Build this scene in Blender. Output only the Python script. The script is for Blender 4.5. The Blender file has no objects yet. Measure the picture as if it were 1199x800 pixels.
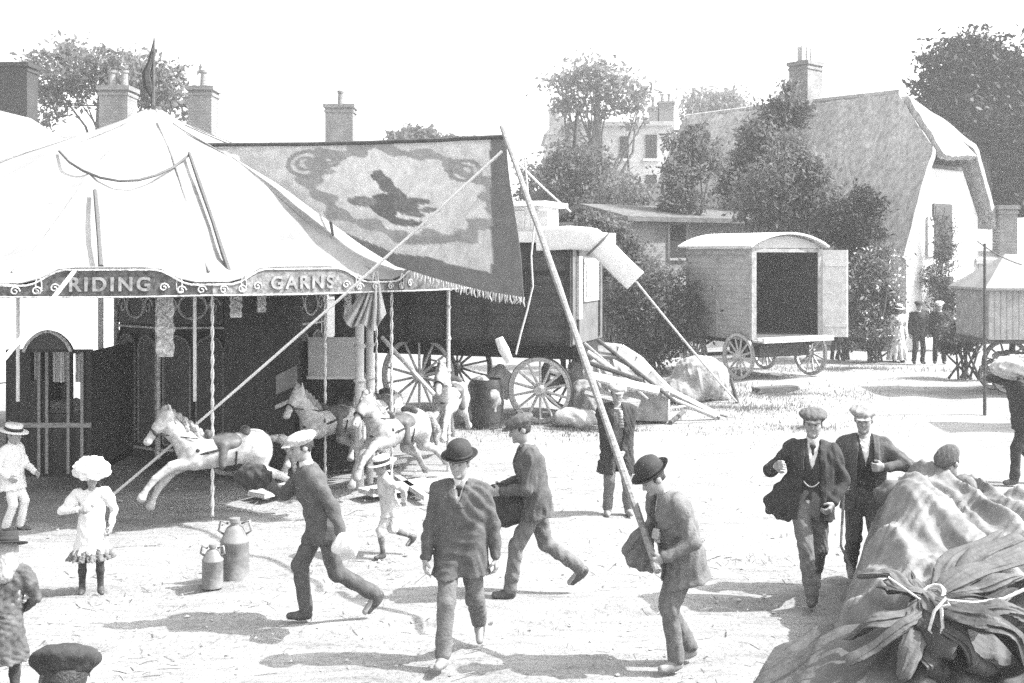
import bpy, math, random
import numpy as np
from mathutils import Matrix, Vector
random.seed(7)
RNG = np.random.default_rng(11)
SC = bpy.context.scene
COL = SC.collection
R = math.radians
H_CAM, F_PX, CU, V0 = 3.1, 1300.0, 599.5, 297.0

def P(u, v, d):
    "point seen at photograph pixel (u, v) at depth d metres"
    return np.array([(u-CU)*d/F_PX, d, H_CAM-(v-V0)*d/F_PX])
def G(u, v):
    "point of the level ground seen at pixel (u, v)"
    d = H_CAM*F_PX/(v-V0)
    return np.array([(u-CU)*d/F_PX, d, 0.0])

# ------------------------------------------------------------------ materials
def mat(name, c, var=.25, scale=6., rough=.8, bump=.0, bscale=None, stretch=(1, 1, 1), metal=0., detail=6., trans=0., wave=None):
    m = bpy.data.materials.new(name); m.use_nodes = True
    nt = m.node_tree; N = nt.nodes; L = nt.links
    b = N['Principled BSDF']
    b.inputs['Roughness'].default_value = rough
    b.inputs['Metallic'].default_value = metal
    if 'Specular IOR Level' in b.inputs: b.inputs['Specular IOR Level'].default_value = .25
    tc = N.new('ShaderNodeTexCoord'); mp = N.new('ShaderNodeMapping')
    mp.inputs['Scale'].default_value = stretch
    L.new(tc.outputs['Object'], mp.inputs['Vector'])
    nz = N.new('ShaderNodeTexNoise'); nz.inputs['Scale'].default_value = scale
    nz.inputs['Detail'].default_value = detail; nz.inputs['Roughness'].default_value = .65
    L.new(mp.outputs['Vector'], nz.inputs['Vector'])
    cr = N.new('ShaderNodeValToRGB')
    lo, hi = c*(1-var), min(.92, c*(1+var))
    cr.color_ramp.elements[0].position = .3; cr.color_ramp.elements[1].position = .7
    cr.color_ramp.elements[0].color = (lo, lo, lo, 1); cr.color_ramp.elements[1].color = (hi, hi, hi, 1)
    L.new(nz.outputs['Fac'], cr.inputs['Fac'])
    col = cr.outputs['Color']; hsrc = nz.outputs['Fac']
    if wave:
        wv = N.new('ShaderNodeTexWave'); wv.bands_direction = wave[0]; wv.inputs['Scale'].default_value = wave[1]
        wv.inputs['Distortion'].default_value = wave[3] if len(wave) > 3 else .6; wv.inputs['Detail'].default_value = 2
        L.new(tc.outputs['Object'], wv.inputs['Vector'])
        mr = N.new('ShaderNodeMapRange'); mr.inputs['From Min'].default_value = 0; mr.inputs['From Max'].default_value = .25
        mr.inputs['To Min'].default_value = wave[2]; mr.inputs['To Max'].default_value = 1
        L.new(wv.outputs['Fac'], mr.inputs['Value'])
        mx = N.new('ShaderNodeMix'); mx.data_type = 'RGBA'; mx.blend_type = 'MULTIPLY'; mx.inputs['Factor'].default_value = 1
        L.new(col, mx.inputs['A']); L.new(mr.outputs['Result'], mx.inputs['B'])
        col = mx.outputs['Result']
    L.new(col, b.inputs['Base Color'])
    if bump:
        n2 = N.new('ShaderNodeTexNoise'); n2.inputs['Scale'].default_value = bscale or scale*3
        n2.inputs['Detail'].default_value = 8
        L.new(mp.outputs['Vector'], n2.inputs['Vector'])
        bp = N.new('ShaderNodeBump'); bp.inputs['Strength'].default_value = bump; bp.inputs['Distance'].default_value = .03
        L.new(n2.outputs['Fac'], bp.inputs['Height']); L.new(bp.outputs['Normal'], b.inputs['Normal'])
    if trans:
        tr = N.new('ShaderNodeBsdfTranslucent'); ms = N.new('ShaderNodeMixShader'); ms.inputs['Fac'].default_value = trans
        L.new(col, tr.inputs['Color']); out = N['Material Output']
        L.new(b.outputs['BSDF'], ms.inputs[1]); L.new(tr.outputs['BSDF'], ms.inputs[2]); L.new(ms.outputs['Shader'], out.inputs['Surface'])
    return m

def brick_mat(name, c, mortar, scale=3.0):
    m = bpy.data.materials.new(name); m.use_nodes = True
    nt = m.node_tree; N = nt.nodes; L = nt.links; b = N['Principled BSDF']; b.inputs['Roughness'].default_value = .9
    tc = N.new('ShaderNodeTexCoord'); mp = N.new('ShaderNodeMapping')
    mp.inputs['Rotation'].default_value = (R(90), 0, 0)
    L.new(tc.outputs['Object'], mp.inputs['Vector'])
    br = N.new('ShaderNodeTexBrick'); br.inputs['Scale'].default_value = scale
    br.inputs['Color1'].default_value = (c, c, c, 1); br.inputs['Color2'].default_value = (c*.65, c*.65, c*.65, 1)
    br.inputs['Mortar'].default_value = (mortar, mortar, mortar, 1)
    L.new(mp.outputs['Vector'], br.inputs['Vector'])
    nz = N.new('ShaderNodeTexNoise'); nz.inputs['Scale'].default_value = 1.5; nz.inputs['Detail'].default_value = 8
    L.new(tc.outputs['Object'], nz.inputs['Vector'])
    mx = N.new('ShaderNodeMix'); mx.data_type = 'RGBA'; mx.blend_type = 'OVERLAY'; mx.inputs['Factor'].default_value = .6
    L.new(br.outputs['Color'], mx.inputs['A']); L.new(nz.outputs['Fac'], mx.inputs['B'])
    L.new(mx.outputs['Result'], b.inputs['Base Color'])
    return m

M = {}
M['ground'] = None
M['canvas'] = mat('white_canvas', .25, .34, 1.0, .9, .25, 9)
M['canvas_dirty'] = mat('weathered_canvas', .38, .22, 2.2, .9, .35, 8)
M['tarp_light'] = mat('light_tarpaulin', .17, .45, 3.5, .85, .5, 10)
M['tarp_dark'] = mat('dark_tarpaulin', .085, .35, 4, .7, .5, 14)
M['tarp_black'] = mat('black_oilcloth', .035, .4, 5, .5, .5, 14)
M['tarp_mid'] = mat('grey_tarpaulin', .16, .3, 3, .8, .5, 12)
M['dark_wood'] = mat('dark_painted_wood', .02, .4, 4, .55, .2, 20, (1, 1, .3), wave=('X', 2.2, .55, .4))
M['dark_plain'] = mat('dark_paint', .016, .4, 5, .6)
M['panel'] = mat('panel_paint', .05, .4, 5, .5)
M['wagon'] = mat('wagon_paint', .055, .3, 3, .6, .15, 20, wave=('Z', 1.6, .7, .3))
M['wagon_end'] = mat('wagon_end_paint', .11, .3, 3, .6)
M['white_paint'] = mat('white_paint', .6, .08, 4, .6)
M['cream'] = mat('cream_paint', .42, .15, 4, .6)
M['gilt'] = mat('gilt_carving', .45, .7, 22, .5, .6, 30)
M['board'] = mat('rounding_board_paint', .075, .75, 16, .55, .4, 26)
M['letter'] = mat('pale_lettering', .22, .6, 12, .6)
M['timber'] = mat('old_timber', .22, .45, 5, .85, .4, 20, (1, 8, 8))
M['timber_pale'] = mat('pale_timber', .42, .35, 5, .85, .3, 20, (1, 6, 6))
M['timber_dark'] = mat('dark_timber', .07, .4, 5, .85, .3, 20)
M['rope'] = mat('pale_rope', .5, .2, 60, .9, .5, 160)
M['rope_dark'] = mat('dark_rope', .09, .3, 60, .9)
M['brass'] = mat('brass_rod', .55, .2, 30, .35, metal=.6)
M['iron'] = mat('iron', .05, .3, 20, .5, metal=.3)
M['tin'] = mat('dull_tin', .2, .3, 8, .5, .1, metal=.3)
M['brick'] = brick_mat('brickwork', .16, .26, 5)
M['brick_dark'] = brick_mat('dark_brickwork', .02, .03, 5)  # near-black brick for one whole chimney stack
M['brick_pale'] = brick_mat('pale_brickwork', .4, .5, 5)
M['render'] = mat('whitewash', .5, .2, 2, .9, .3, 12)
M['slate'] = mat('pale_roof', .45, .2, 3, .8, .3, 20, wave=('Z', 3, .8))
M['thatch'] = mat('straw_thatch', .28, .5, 7, .95, .9, 24, (1, 1, .22), detail=10)
M['glass_dark'] = mat('dark_glass', .03, .2, 3, .2)
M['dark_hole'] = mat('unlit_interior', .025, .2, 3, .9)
M['skin'] = mat('skin', .24, .12, 12, .6)
M['hair'] = mat('dark_hair', .03, .4, 40, .5, .5, 90)
M['suit_black'] = mat('black_wool', .035, .3, 18, .95, .3, 60)
M['suit_dark'] = mat('charcoal_wool', .075, .3, 18, .95, .3, 60)
M['suit_mid'] = mat('grey_wool', .12, .3, 18, .95, .3, 60)
M['suit_pale'] = mat('pale_wool', .17, .3, 18, .95, .3, 60)
M['linen'] = mat('white_linen', .55, .08, 14, .9, .3, 40)
M['linen_grey'] = mat('washed_cotton', .42, .3, 14, .9, .3, 40)
M['straw'] = mat('straw_hat', .6, .15, 30, .8, .3, 60)
M['felt'] = mat('black_felt', .028, .3, 20, .8)
M['tweed'] = mat('tweed', .09, .5, 60, .95, .3, 90)
M['leather'] = mat('boot_leather', .06, .4, 12, .45)
M['leather_dusty'] = mat('dusty_leather', .2, .3, 12, .7)
M['horse_white'] = mat('horse_white_paint', .33, .4, 14, .5)
M['horse_dapple'] = mat('horse_dapple_paint', .27, .55, 13, .5)
M['mane'] = mat('carved_mane', .2, .6, 18, .6, .6, 40)
M['saddle'] = mat('saddle_paint', .08, .5, 10, .5)
M['bark'] = mat('bark', .07, .4, 8, .95, .6, 20)
M['leaf_dark'] = mat('dark_leaves', .024, .5, .8, .6, trans=.2)
M['leaf_mid'] = mat('green_leaves', .12, .55, .9, .6, trans=.55)
M['leaf_pale'] = mat('pale_leaves', .15, .45, .9, .6, trans=.5)
M['blossom'] = mat('pale_blossom', .6, .2, 4, .7)
M['grass'] = mat('dry_grass', .17, .4, 2, .8, trans=.3)
M['hay'] = mat('sacking', .24, .4, 6, .95, .6, 16)
M['stone'] = mat('chalk_stones', .36, .3, 9, .9)

# ------------------------------------------------------------------ objects
def tag(o, label=None, cat=None, group=None, kind=None):
    if label: o['label'] = label
    if cat: o['category'] = cat
    if group: o['group'] = group
    if kind: o['kind'] = kind
    return o
def thing(name, label, cat, loc=(0, 0, 0), rz=0., group=None):
    o = bpy.data.objects.new(name, None); COL.objects.link(o)
    o.location = [float(a) for a in loc]; o.rotation_euler = (0, 0, rz); o.empty_display_size = .2
    return tag(o, label, cat, group)
def root_of(o):
    while o.parent: o = o.parent
    return o
def raw_mesh(name, verts, faces, smooth=True):
    me = bpy.data.meshes.new(name)
    V = np.asarray(verts, dtype=np.float32)
    if isinstance(faces, np.ndarray):
        n, k = faces.shape
        me.vertices.add(len(V)); me.vertices.foreach_set('co', V.ravel())
        me.loops.add(n*k); me.loops.foreach_set('vertex_index', faces.astype(np.int32).ravel())
        me.polygons.add(n); me.polygons.foreach_set('loop_start', np.arange(0, n*k, k, dtype=np.int32))
        me.update(calc_edges=True)
        me.polygons.foreach_set('use_smooth', np.full(n, bool(smooth)))
    else:
        me.from_pydata([tuple(map(float, v)) for v in V], [], faces)
        me.polygons.foreach_set('use_smooth', [bool(smooth)]*len(me.polygons))
    me.update()
    return me
def link(name, me, m, parent=None):
    o = bpy.data.objects.new(name, me); COL.objects.link(o)
    if m is not None: me.materials.append(m)
    if parent is not None: o.parent = parent
    return o
def obj(name, verts, faces, m, parent=None, world=True, smooth=False, edge=None):
    """one mesh object; world=True: verts are world coordinates (moved into the parent's or its own frame)"""
    V = np.asarray(verts, dtype=float).copy(); loc = None
    if parent is not None:
        if world: V -= np.array(root_of(parent).location)
    else:
        lo, hi = V.min(0), V.max(0); loc = np.array([(lo[0]+hi[0])/2, (lo[1]+hi[1])/2, lo[2]]); V -= loc
    me = raw_mesh(name, V, faces, smooth)
    o = link(name, me, m, parent)
    if loc is not None: o.location = loc
    if smooth and edge:
        try: me.set_sharp_from_angle(angle=R(edge))
        except Exception: pass
    return o

class MB:
    def __init__(s): s.v = []; s.f = []
    def add(s, V, Fs):
        n = len(s.v); s.v += [tuple(map(float, p)) for p in V]; s.f += [tuple(i+n for i in f) for f in Fs]; return s
    def box(s, c, size, rz=0., M3=None, bevel=0.):
        x, y, z = [a/2 for a in size]
        pts = [(sx*x, sy*y, sz*z) for sz in (-1, 1) for sy in (-1, 1) for sx in (-1, 1)]
        fs = [(0, 2, 3, 1), (4, 5, 7, 6), (0, 1, 5, 4), (2, 6, 7, 3), (0, 4, 6, 2), (1, 3, 7, 5)]
        if bevel:
            import bmesh
            bm = bmesh.new(); vs = [bm.verts.new(p) for p in pts]
            for f in fs: bm.faces.new([vs[i] for i in f])
            bmesh.ops.bevel(bm, geom=list(bm.edges), offset=bevel, segments=1, affect='EDGES')
            bm.verts.index_update(); pts = [tuple(v.co) for v in bm.verts]; fs = [tuple(v.index for v in f.verts) for f in bm.faces]; bm.free()
        if M3 is None:
            ca, sa = math.cos(rz), math.sin(rz); M3 = np.array([[ca, -sa, 0], [sa, ca, 0], [0, 0, 1]])
        return s.add([np.asarray(M3) @ np.array(p)+np.asarray(c, float) for p in pts], fs)
    def beam(s, a, b, w, h, up=(0, 0, 1)):
        a, b = np.asarray(a, float), np.asarray(b, float); d = b-a; L = np.linalg.norm(d); d /= L
        up = np.asarray(up, float)
        if abs(d @ up) > .98: up = np.array([1., 0, 0])
        sd = np.cross(up, d); sd /= np.linalg.norm(sd); uu = np.cross(d, sd)
        return s.box((a+b)/2, (L, w, h), M3=np.stack([d, sd, uu], 1))
    def tube(s, pts, r, n=8, cap=True):
        pts = [np.asarray(p, float) for p in pts]; m = len(pts); rs = r if hasattr(r, '__len__') else [r]*m
        base = len(s.v); t0 = pts[1]-pts[0]; ref = np.array([0, 0, 1.]) if abs(t0[2]) < .9*np.linalg.norm(t0) else np.array([1., 0, 0])
        V = []
        for i, p in enumerate(pts):
            t = pts[min(i+1, m-1)]-pts[max(i-1, 0)]; t = t/(np.linalg.norm(t)+1e-9)
            a = np.cross(ref, t); a /= np.linalg.norm(a)+1e-9; b = np.cross(t, a); ref = b
            # keep frame continuous
            for k in range(n):
                th = 2*math.pi*k/n; V.append(p+rs[i]*(math.cos(th)*a+math.sin(th)*b))
            ref = np.cross(t, a) if False else b
        Fs = [(i*n+k, i*n+(k+1) % n, (i+1)*n+(k+1) % n, (i+1)*n+k) for i in range(m-1) for k in range(n)]
        if cap: Fs += [tuple(range(n-1, -1, -1)), tuple((m-1)*n+k for k in range(n))]
        return s.add(V, Fs)
    def lathe(s, prof, c=(0, 0, 0), n=24, M3=None, wob=None):
        V = []; m = len(prof); M3 = np.eye(3) if M3 is None else np.asarray(M3)
        for i, (r, z) in enumerate(prof):
            for k in range(n):
                th = 2*math.pi*k/n; q = np.array([r*math.cos(th), r*math.sin(th), z])
                if wob: q = q*np.array([1, 1, 1])+wob(i, th)
                V.append(np.asarray(c, float)+M3 @ q)
        Fs = [(i*n+k, i*n+(k+1) % n, (i+1)*n+(k+1) % n, (i+1)*n+k) for i in range(m-1) for k in range(n)]
        Fs += [tuple(range(n-1, -1, -1)), tuple((m-1)*n+k for k in range(n))]
        return s.add(V, Fs)
    def prism(s, poly, ext):
        "closed polygon of 3-D points pushed along the vector ext"
        n = len(poly); A = [np.asarray(p, float) for p in poly]; B = [p+np.asarray(ext, float) for p in A]
        return s.add(A+B, [tuple(range(n)), tuple(range(2*n-1, n-1, -1))]+[(i, i+n, (i+1) % n+n, (i+1) % n) for i in range(n)])
    def sheet(s, Pt, th=0.):
        "grid of points Pt[nu, nv, 3], given a thickness along its normals"
        Pt = np.asarray(Pt, float); nu, nv = Pt.shape[:2]
        du = np.gradient(Pt, axis=0); dv = np.gradient(Pt, axis=1); nn = np.cross(du, dv); nn /= np.linalg.norm(nn, axis=2, keepdims=True)+1e-9
        V = Pt.reshape(-1, 3); Fs = [(i*nv+j, (i+1)*nv+j, (i+1)*nv+j+1, i*nv+j+1) for i in range(nu-1) for j in range(nv-1)]
        if th:
            W = (Pt-nn*th).reshape(-1, 3); o = nu*nv
            Fs += [(o+i*nv+j, o+i*nv+j+1, o+(i+1)*nv+j+1, o+(i+1)*nv+j) for i in range(nu-1) for j in range(nv-1)]
            ring = [(i, 0) for i in range(nu)]+[(nu-1, j) for j in range(1, nv)]+[(i, nv-1) for i in range(nu-2, -1, -1)]+[(0, j) for j in range(nv-2, 0, -1)]
            idx = [i*nv+j for i, j in ring]
            Fs += [(idx[k], idx[(k+1) % len(idx)], idx[(k+1) % len(idx)]+o, idx[k]+o)[::-1] for k in range(len(idx))]
            V = np.concatenate([V, W])
        return s.add(V, Fs)
    def build(s, name, m, parent=None, world=True, smooth=False, edge=40):
        return obj(name, s.v, s.f, m, parent, world, smooth, edge)

def sag(a, b, drop, n=16):
    a, b = np.asarray(a, float), np.asarray(b, float)
    return [a+(b-a)*t-np.array([0, 0, drop*4*t*(1-t)]) for t in np.linspace(0, 1, n)]

# ------------------------------------------------------------------ implicit surfaces -> one continuous mesh
class SDF:
    def __init__(s): s.ops = []; s.lo = np.full(3, 1e9); s.hi = np.full(3, -1e9)
    def _grow(s, lo, hi): s.lo = np.minimum(s.lo, lo); s.hi = np.maximum(s.hi, hi)
    def cone(s, a, b, ra, rb=None, k=.02):
        rb = ra if rb is None else rb; a, b = np.asarray(a, float), np.asarray(b, float)
        lo = np.minimum(a-ra, b-rb); hi = np.maximum(a+ra, b+rb); s._grow(lo, hi); s.ops.append(('c', lo, hi, k, a, b, ra, rb)); return s
    def ell(s, c, r, F=None, k=.02, neg=False):
        c = np.asarray(c, float); r = np.asarray(r, float); F = np.eye(3) if F is None else np.asarray(F)  # columns = axes
        e = np.sqrt(((F*r)**2).sum(1)); lo, hi = c-e, c+e
        if not neg: s._grow(lo, hi)
        s.ops.append(('n' if neg else 'e', lo, hi, k, c, r, F)); return s
    def cut(s, n, c): s.ops.append(('p', None, None, 0, np.asarray(n, float), np.asarray(c, float))); return s
    def fn(s, f): s.ops.append(('f', None, None, 0, f)); return s
    def mesh(s, h, noise=None):
        pad = 4*h; lo = s.lo-pad; n = np.ceil((s.hi+pad-lo)/h).astype(int)+1
        ax = [(lo[i]+h*np.arange(n[i])).astype(np.float32) for i in range(3)]
        D = np.full(tuple(n), .5, np.float32)
        for op in s.ops:
            t = op[0]
            if t in 'cen':
                k = op[3]; q = k+3*h
                i0 = np.maximum(0, np.floor((op[1]-q-lo)/h).astype(int)); i1 = np.minimum(n, np.ceil((op[2]+q-lo)/h).astype(int)+1)
                sl = tuple(slice(i0[j], i1[j]) for j in range(3))
                X = ax[0][sl[0]][:, None, None]; Y = ax[1][sl[1]][None, :, None]; Z = ax[2][sl[2]][None, None, :]
                if t == 'c':
                    a, b, ra, rb = op[4:]; ba = b-a; L2 = float(ba @ ba)+1e-9
                    px, py, pz = X-a[0], Y-a[1], Z-a[2]
                    tt = np.clip((px*ba[0]+py*ba[1]+pz*ba[2])/L2, 0, 1)
                    d = np.sqrt((px-tt*ba[0])**2+(py-tt*ba[1])**2+(pz-tt*ba[2])**2)-(ra+(rb-ra)*tt)
                else:
                    c, r, F = op[4:]; px, py, pz = X-c[0], Y-c[1], Z-c[2]
                    l = [px*F[0, j]+py*F[1, j]+pz*F[2, j] for j in range(3)]
                    k0 = np.sqrt(sum((l[j]/r[j])**2 for j in range(3))); k1 = np.sqrt(sum((l[j]/r[j]**2)**2 for j in range(3)))+1e-6
                    d = k0*(k0-1)/k1
                O = D[sl]
                if t == 'n': D[sl] = np.maximum(O, -d)
                else:
                    hh = np.maximum(k-np.abs(O-d), 0)/k
                    D[sl] = np.minimum(O, d)-hh*hh*k*.25
            else:
                X = ax[0][:, None, None]; Y = ax[1][None, :, None]; Z = ax[2][None, None, :]
                if t == 'p':
                    nn, c = op[4:]; D = np.maximum(D, (X-c[0])*nn[0]+(Y-c[1])*nn[1]+(Z-c[2])*nn[2]).astype(np.float32)
                else: D = op[4](X, Y, Z, D).astype(np.float32)
        if noise:
            amp, lam, seed = noise; I = np.nonzero(np.abs(D) < .05)
            p = np.stack([ax[j][I[j]] for j in range(3)], 1); D[I] += amp*wrinkle(p, lam, seed)
        return nets(D, lo, h)
def wrinkle(p, lam, seed):
    g = np.random.default_rng(seed); out = 0; warp = .35*np.sin(p @ g.normal(size=(3, 3))*(3.0/lam)*.35+g.uniform(0, 6, 3))*lam
    for i in range(6):
        k = g.normal(size=3); k[2] *= .7; k /= np.linalg.norm(k); k *= 2*math.pi/(lam*g.uniform(.6, 1.8))
        out = out+np.sin((p+warp) @ k+g.uniform(0, 6))
    return (out/2.5).astype(np.float32)
def nets(D, lo, h):
    S = D < 0; n = D.shape
    c = np.zeros((n[0]-1, n[1]-1, n[2]-1), np.int8)
    offs = [(i, j, k) for i in (0, 1) for j in (0, 1) for k in (0, 1)]
    for i, j, k in offs: c += S[i:n[0]-1+i, j:n[1]-1+j, k:n[2]-1+k]
    A = np.nonzero((c > 0) & (c < 8)); A = np.stack(A, 1)
    vals = {o: D[A[:, 0]+o[0], A[:, 1]+o[1], A[:, 2]+o[2]] for o in offs}
    acc = np.zeros((len(A), 3)); cnt = np.zeros(len(A))
    for o in offs:
        for axi in range(3):
            if o[axi]: continue
            o2 = list(o); o2[axi] = 1; a, b = vals[o], vals[tuple(o2)]; m = (a < 0) != (b < 0)
            t = a[m]/(a[m]-b[m]); q = np.tile(np.array(o, float), (m.sum(), 1)); q[:, axi] += t
            acc[m] += q; cnt[m] += 1
    V = lo+h*(A+acc/cnt[:, None])
    idx = np.full(c.shape, -1, np.int32); idx[A[:, 0], A[:, 1], A[:, 2]] = np.arange(len(A))
    Q = []
    for axi in range(3):
        b, d = (axi+1) % 3, (axi+2) % 3
        s0 = [slice(None)]*3; s1 = [slice(None)]*3; s0[axi] = slice(0, n[axi]-1); s1[axi] = slice(1, n[axi])
        E = np.stack(np.nonzero(S[tuple(s0)] != S[tuple(s1)]), 1)
        E = E[(E[:, b] > 0) & (E[:, d] > 0) & (E[:, b] < n[b]-1) & (E[:, d] < n[d]-1)]
        ins = S[E[:, 0], E[:, 1], E[:, 2]]
        def g(ob, od):
            e = E.copy(); e[:, b] += ob; e[:, d] += od; return idx[e[:, 0], e[:, 1], e[:, 2]]
        q = np.stack([g(-1, -1), g(0, -1), g(0, 0), g(-1, 0)], 1); q[~ins] = q[~ins][:, ::-1]; Q.append(q)
    return V, np.concatenate(Q)
SKY, SUNE, EXPO, HAZE, DENOISE, ADAPT = .15, 2.45, 2.22, .0015, False, .01
# ------------------------------------------------------------------ people
def nrm(v): v = np.asarray(v, float); return v/(np.linalg.norm(v)+1e-9)
def ik(a, t, l1, l2, hint):
    a, t = np.asarray(a, float), np.asarray(t, float); d = t-a; L = np.linalg.norm(d); mx = (l1+l2)*.985
    if L > mx: d = d/L*mx; L = mx; t = a+d
    L = max(L, abs(l1-l2)+.02); u = d/np.linalg.norm(d)
    x = (l1*l1-l2*l2+L*L)/(2*L); y = math.sqrt(max(l1*l1-x*x, 0)); h = np.asarray(hint, float); h = h-u*(h @ u)
    return a+u*x+nrm(h)*y, t
def skeleton(sp):
    J = {}; L, S, tw = R(sp.get('lean', 3)), R(sp.get('side', 0)), R(sp.get('twist', 0))
    pz = sp.get('pelvis', .93); Pv = np.array([sp.get('px', 0.), 0, pz])
    u = nrm([math.sin(L)*math.cos(S), math.sin(S), math.cos(L)*math.cos(S)])
    l0 = nrm(np.array([0, 1., 0])-u*u[1]); f0 = np.cross(l0, u)
    l = l0*math.cos(tw)-f0*math.sin(tw); f = np.cross(l, u)
    N = Pv+u*.53; SCn = Pv+u*.475
    J.update(P=Pv, u=u, l=l, f=f, l0=l0, f0=f0, N=N, S=SCn, C=Pv+u*.33)
    hy, hp, hr = R(sp.get('yaw', 0)), R(sp.get('pitch', 5)), R(sp.get('roll', 0))
    hz0 = nrm(u*.5+np.array([0, 0, .5])); hl = nrm(l-hz0*(l @ hz0)); hf = np.cross(hl, hz0)
    hf, hl = hf*math.cos(hy)+hl*math.sin(hy), hl*math.cos(hy)-hf*math.sin(hy)
    hf, hz = hf*math.cos(hp)-hz0*math.sin(hp), hz0*math.cos(hp)+hf*math.sin(hp)
    hl, hz = hl*math.cos(hr)+hz*math.sin(hr), hz*math.cos(hr)-hl*math.sin(hr)
    J.update(hx=hf, hy=hl, hz=hz, H=N+hz*.165+u*.02+hf*.025)
    for sd, nm in ((1, 'L'), (-1, 'R')):
        sh = SCn+l*sd*.175-u*.02; hip = Pv+l0*sd*.085-u*.02
        el, wr = ik(sh, sp['hand'+nm], .295, .255, sp.get('elbow'+nm, (-.8, sd*.6, -.3)))
        fx, fy, fz = sp['foot'+nm]; an = np.array([fx, fy, fz+.09])
        kn, an = ik(hip, an, .43, .415, sp.get('knee'+nm, (1, sd*.08, .1)))
        toe = R(sp.get('toe'+nm, 0)); ft = R(sp.get('turn'+nm, sd*8))
        fd = np.array([math.cos(ft)*math.cos(toe), math.sin(ft)*math.cos(toe), math.sin(toe)])
        J.update({'sh'+nm: sh, 'el'+nm: el, 'wr'+nm: wr, 'hip'+nm: hip, 'kn'+nm: kn, 'an'+nm: an, 'fd'+nm: fd})
    return J
def torso(s, J, infl, low=0., w=1.):
    P_, u, l, f, S_ = J['P'], J['u'], J['l'], J['f'], J['S']
    for sd in (1, -1):
        s.cone(P_+J['l0']*sd*.065*w-u*low, S_+l*sd*.10*w-u*.10, (.098+infl)*w, (.098+infl)*w, k=.06)
        s.cone(S_+l*sd*.05+u*.005, S_+l*sd*.165*w-u*.025, .068+infl*.6, .062+infl, k=.06)
    s.ell(J['C']+f*.02, ((.112+infl)*w, (.155+infl)*w, .17+infl), np.stack([f, l, u], 1), k=.05)
def hand(s, J, nm, sp):
    sd = 1 if nm == 'L' else -1; wr, el = J['wr'+nm], J['el'+nm]
    d = nrm(sp.get('hdir'+nm, wr-el)); pal = np.asarray(sp.get('palm'+nm, -J['l']*sd+J['f']*-.2), float); pal = nrm(pal-d*(pal @ d))
    ac = np.cross(d, pal)                    # across the palm
    if (ac @ J['f']) < 0 and 'palm'+nm not in sp: ac = -ac
    if 'palm'+nm in sp and ac[2] < 0: ac = -ac
    curl = sp.get('curl'+nm, .45)
    s.cone(wr-d*.02, wr+d*.02, .03, .03, k=.015)
    for j, (o, ln) in enumerate(((.031, .074), (.011, .083), (-.010, .077), (-.030, .06))):
        a = wr+d*.085+ac*o; s.cone(wr+d*.025+ac*o*.55, a, .0175, .0145, k=.012)
        c1 = curl*.8; b = a+(d*math.cos(c1)+pal*math.sin(c1))*ln*.52+ac*o*.12; c2 = curl*2.0
        e = b+(d*math.cos(c2)+pal*math.sin(c2))*ln*.5
        s.cone(a, b, .0115, .0105, k=.004).cone(b, e, .0105, .009, k=.004)
    t0 = wr+d*.03+ac*.026; t1 = t0+nrm(d*.6+ac*.7+pal*.45)*.045; t2 = t1+nrm(d*.85+ac*.1+pal*(.3+curl))*.036
    s.cone(t0, t1, .017, .0135, k=.012).cone(t1, t2, .0125, .0105, k=.005)
    return wr+d*.085+pal*.03
def flat_frame(J): return np.stack([J['hx'], J['hy'], J['hz']], 1)
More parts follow.
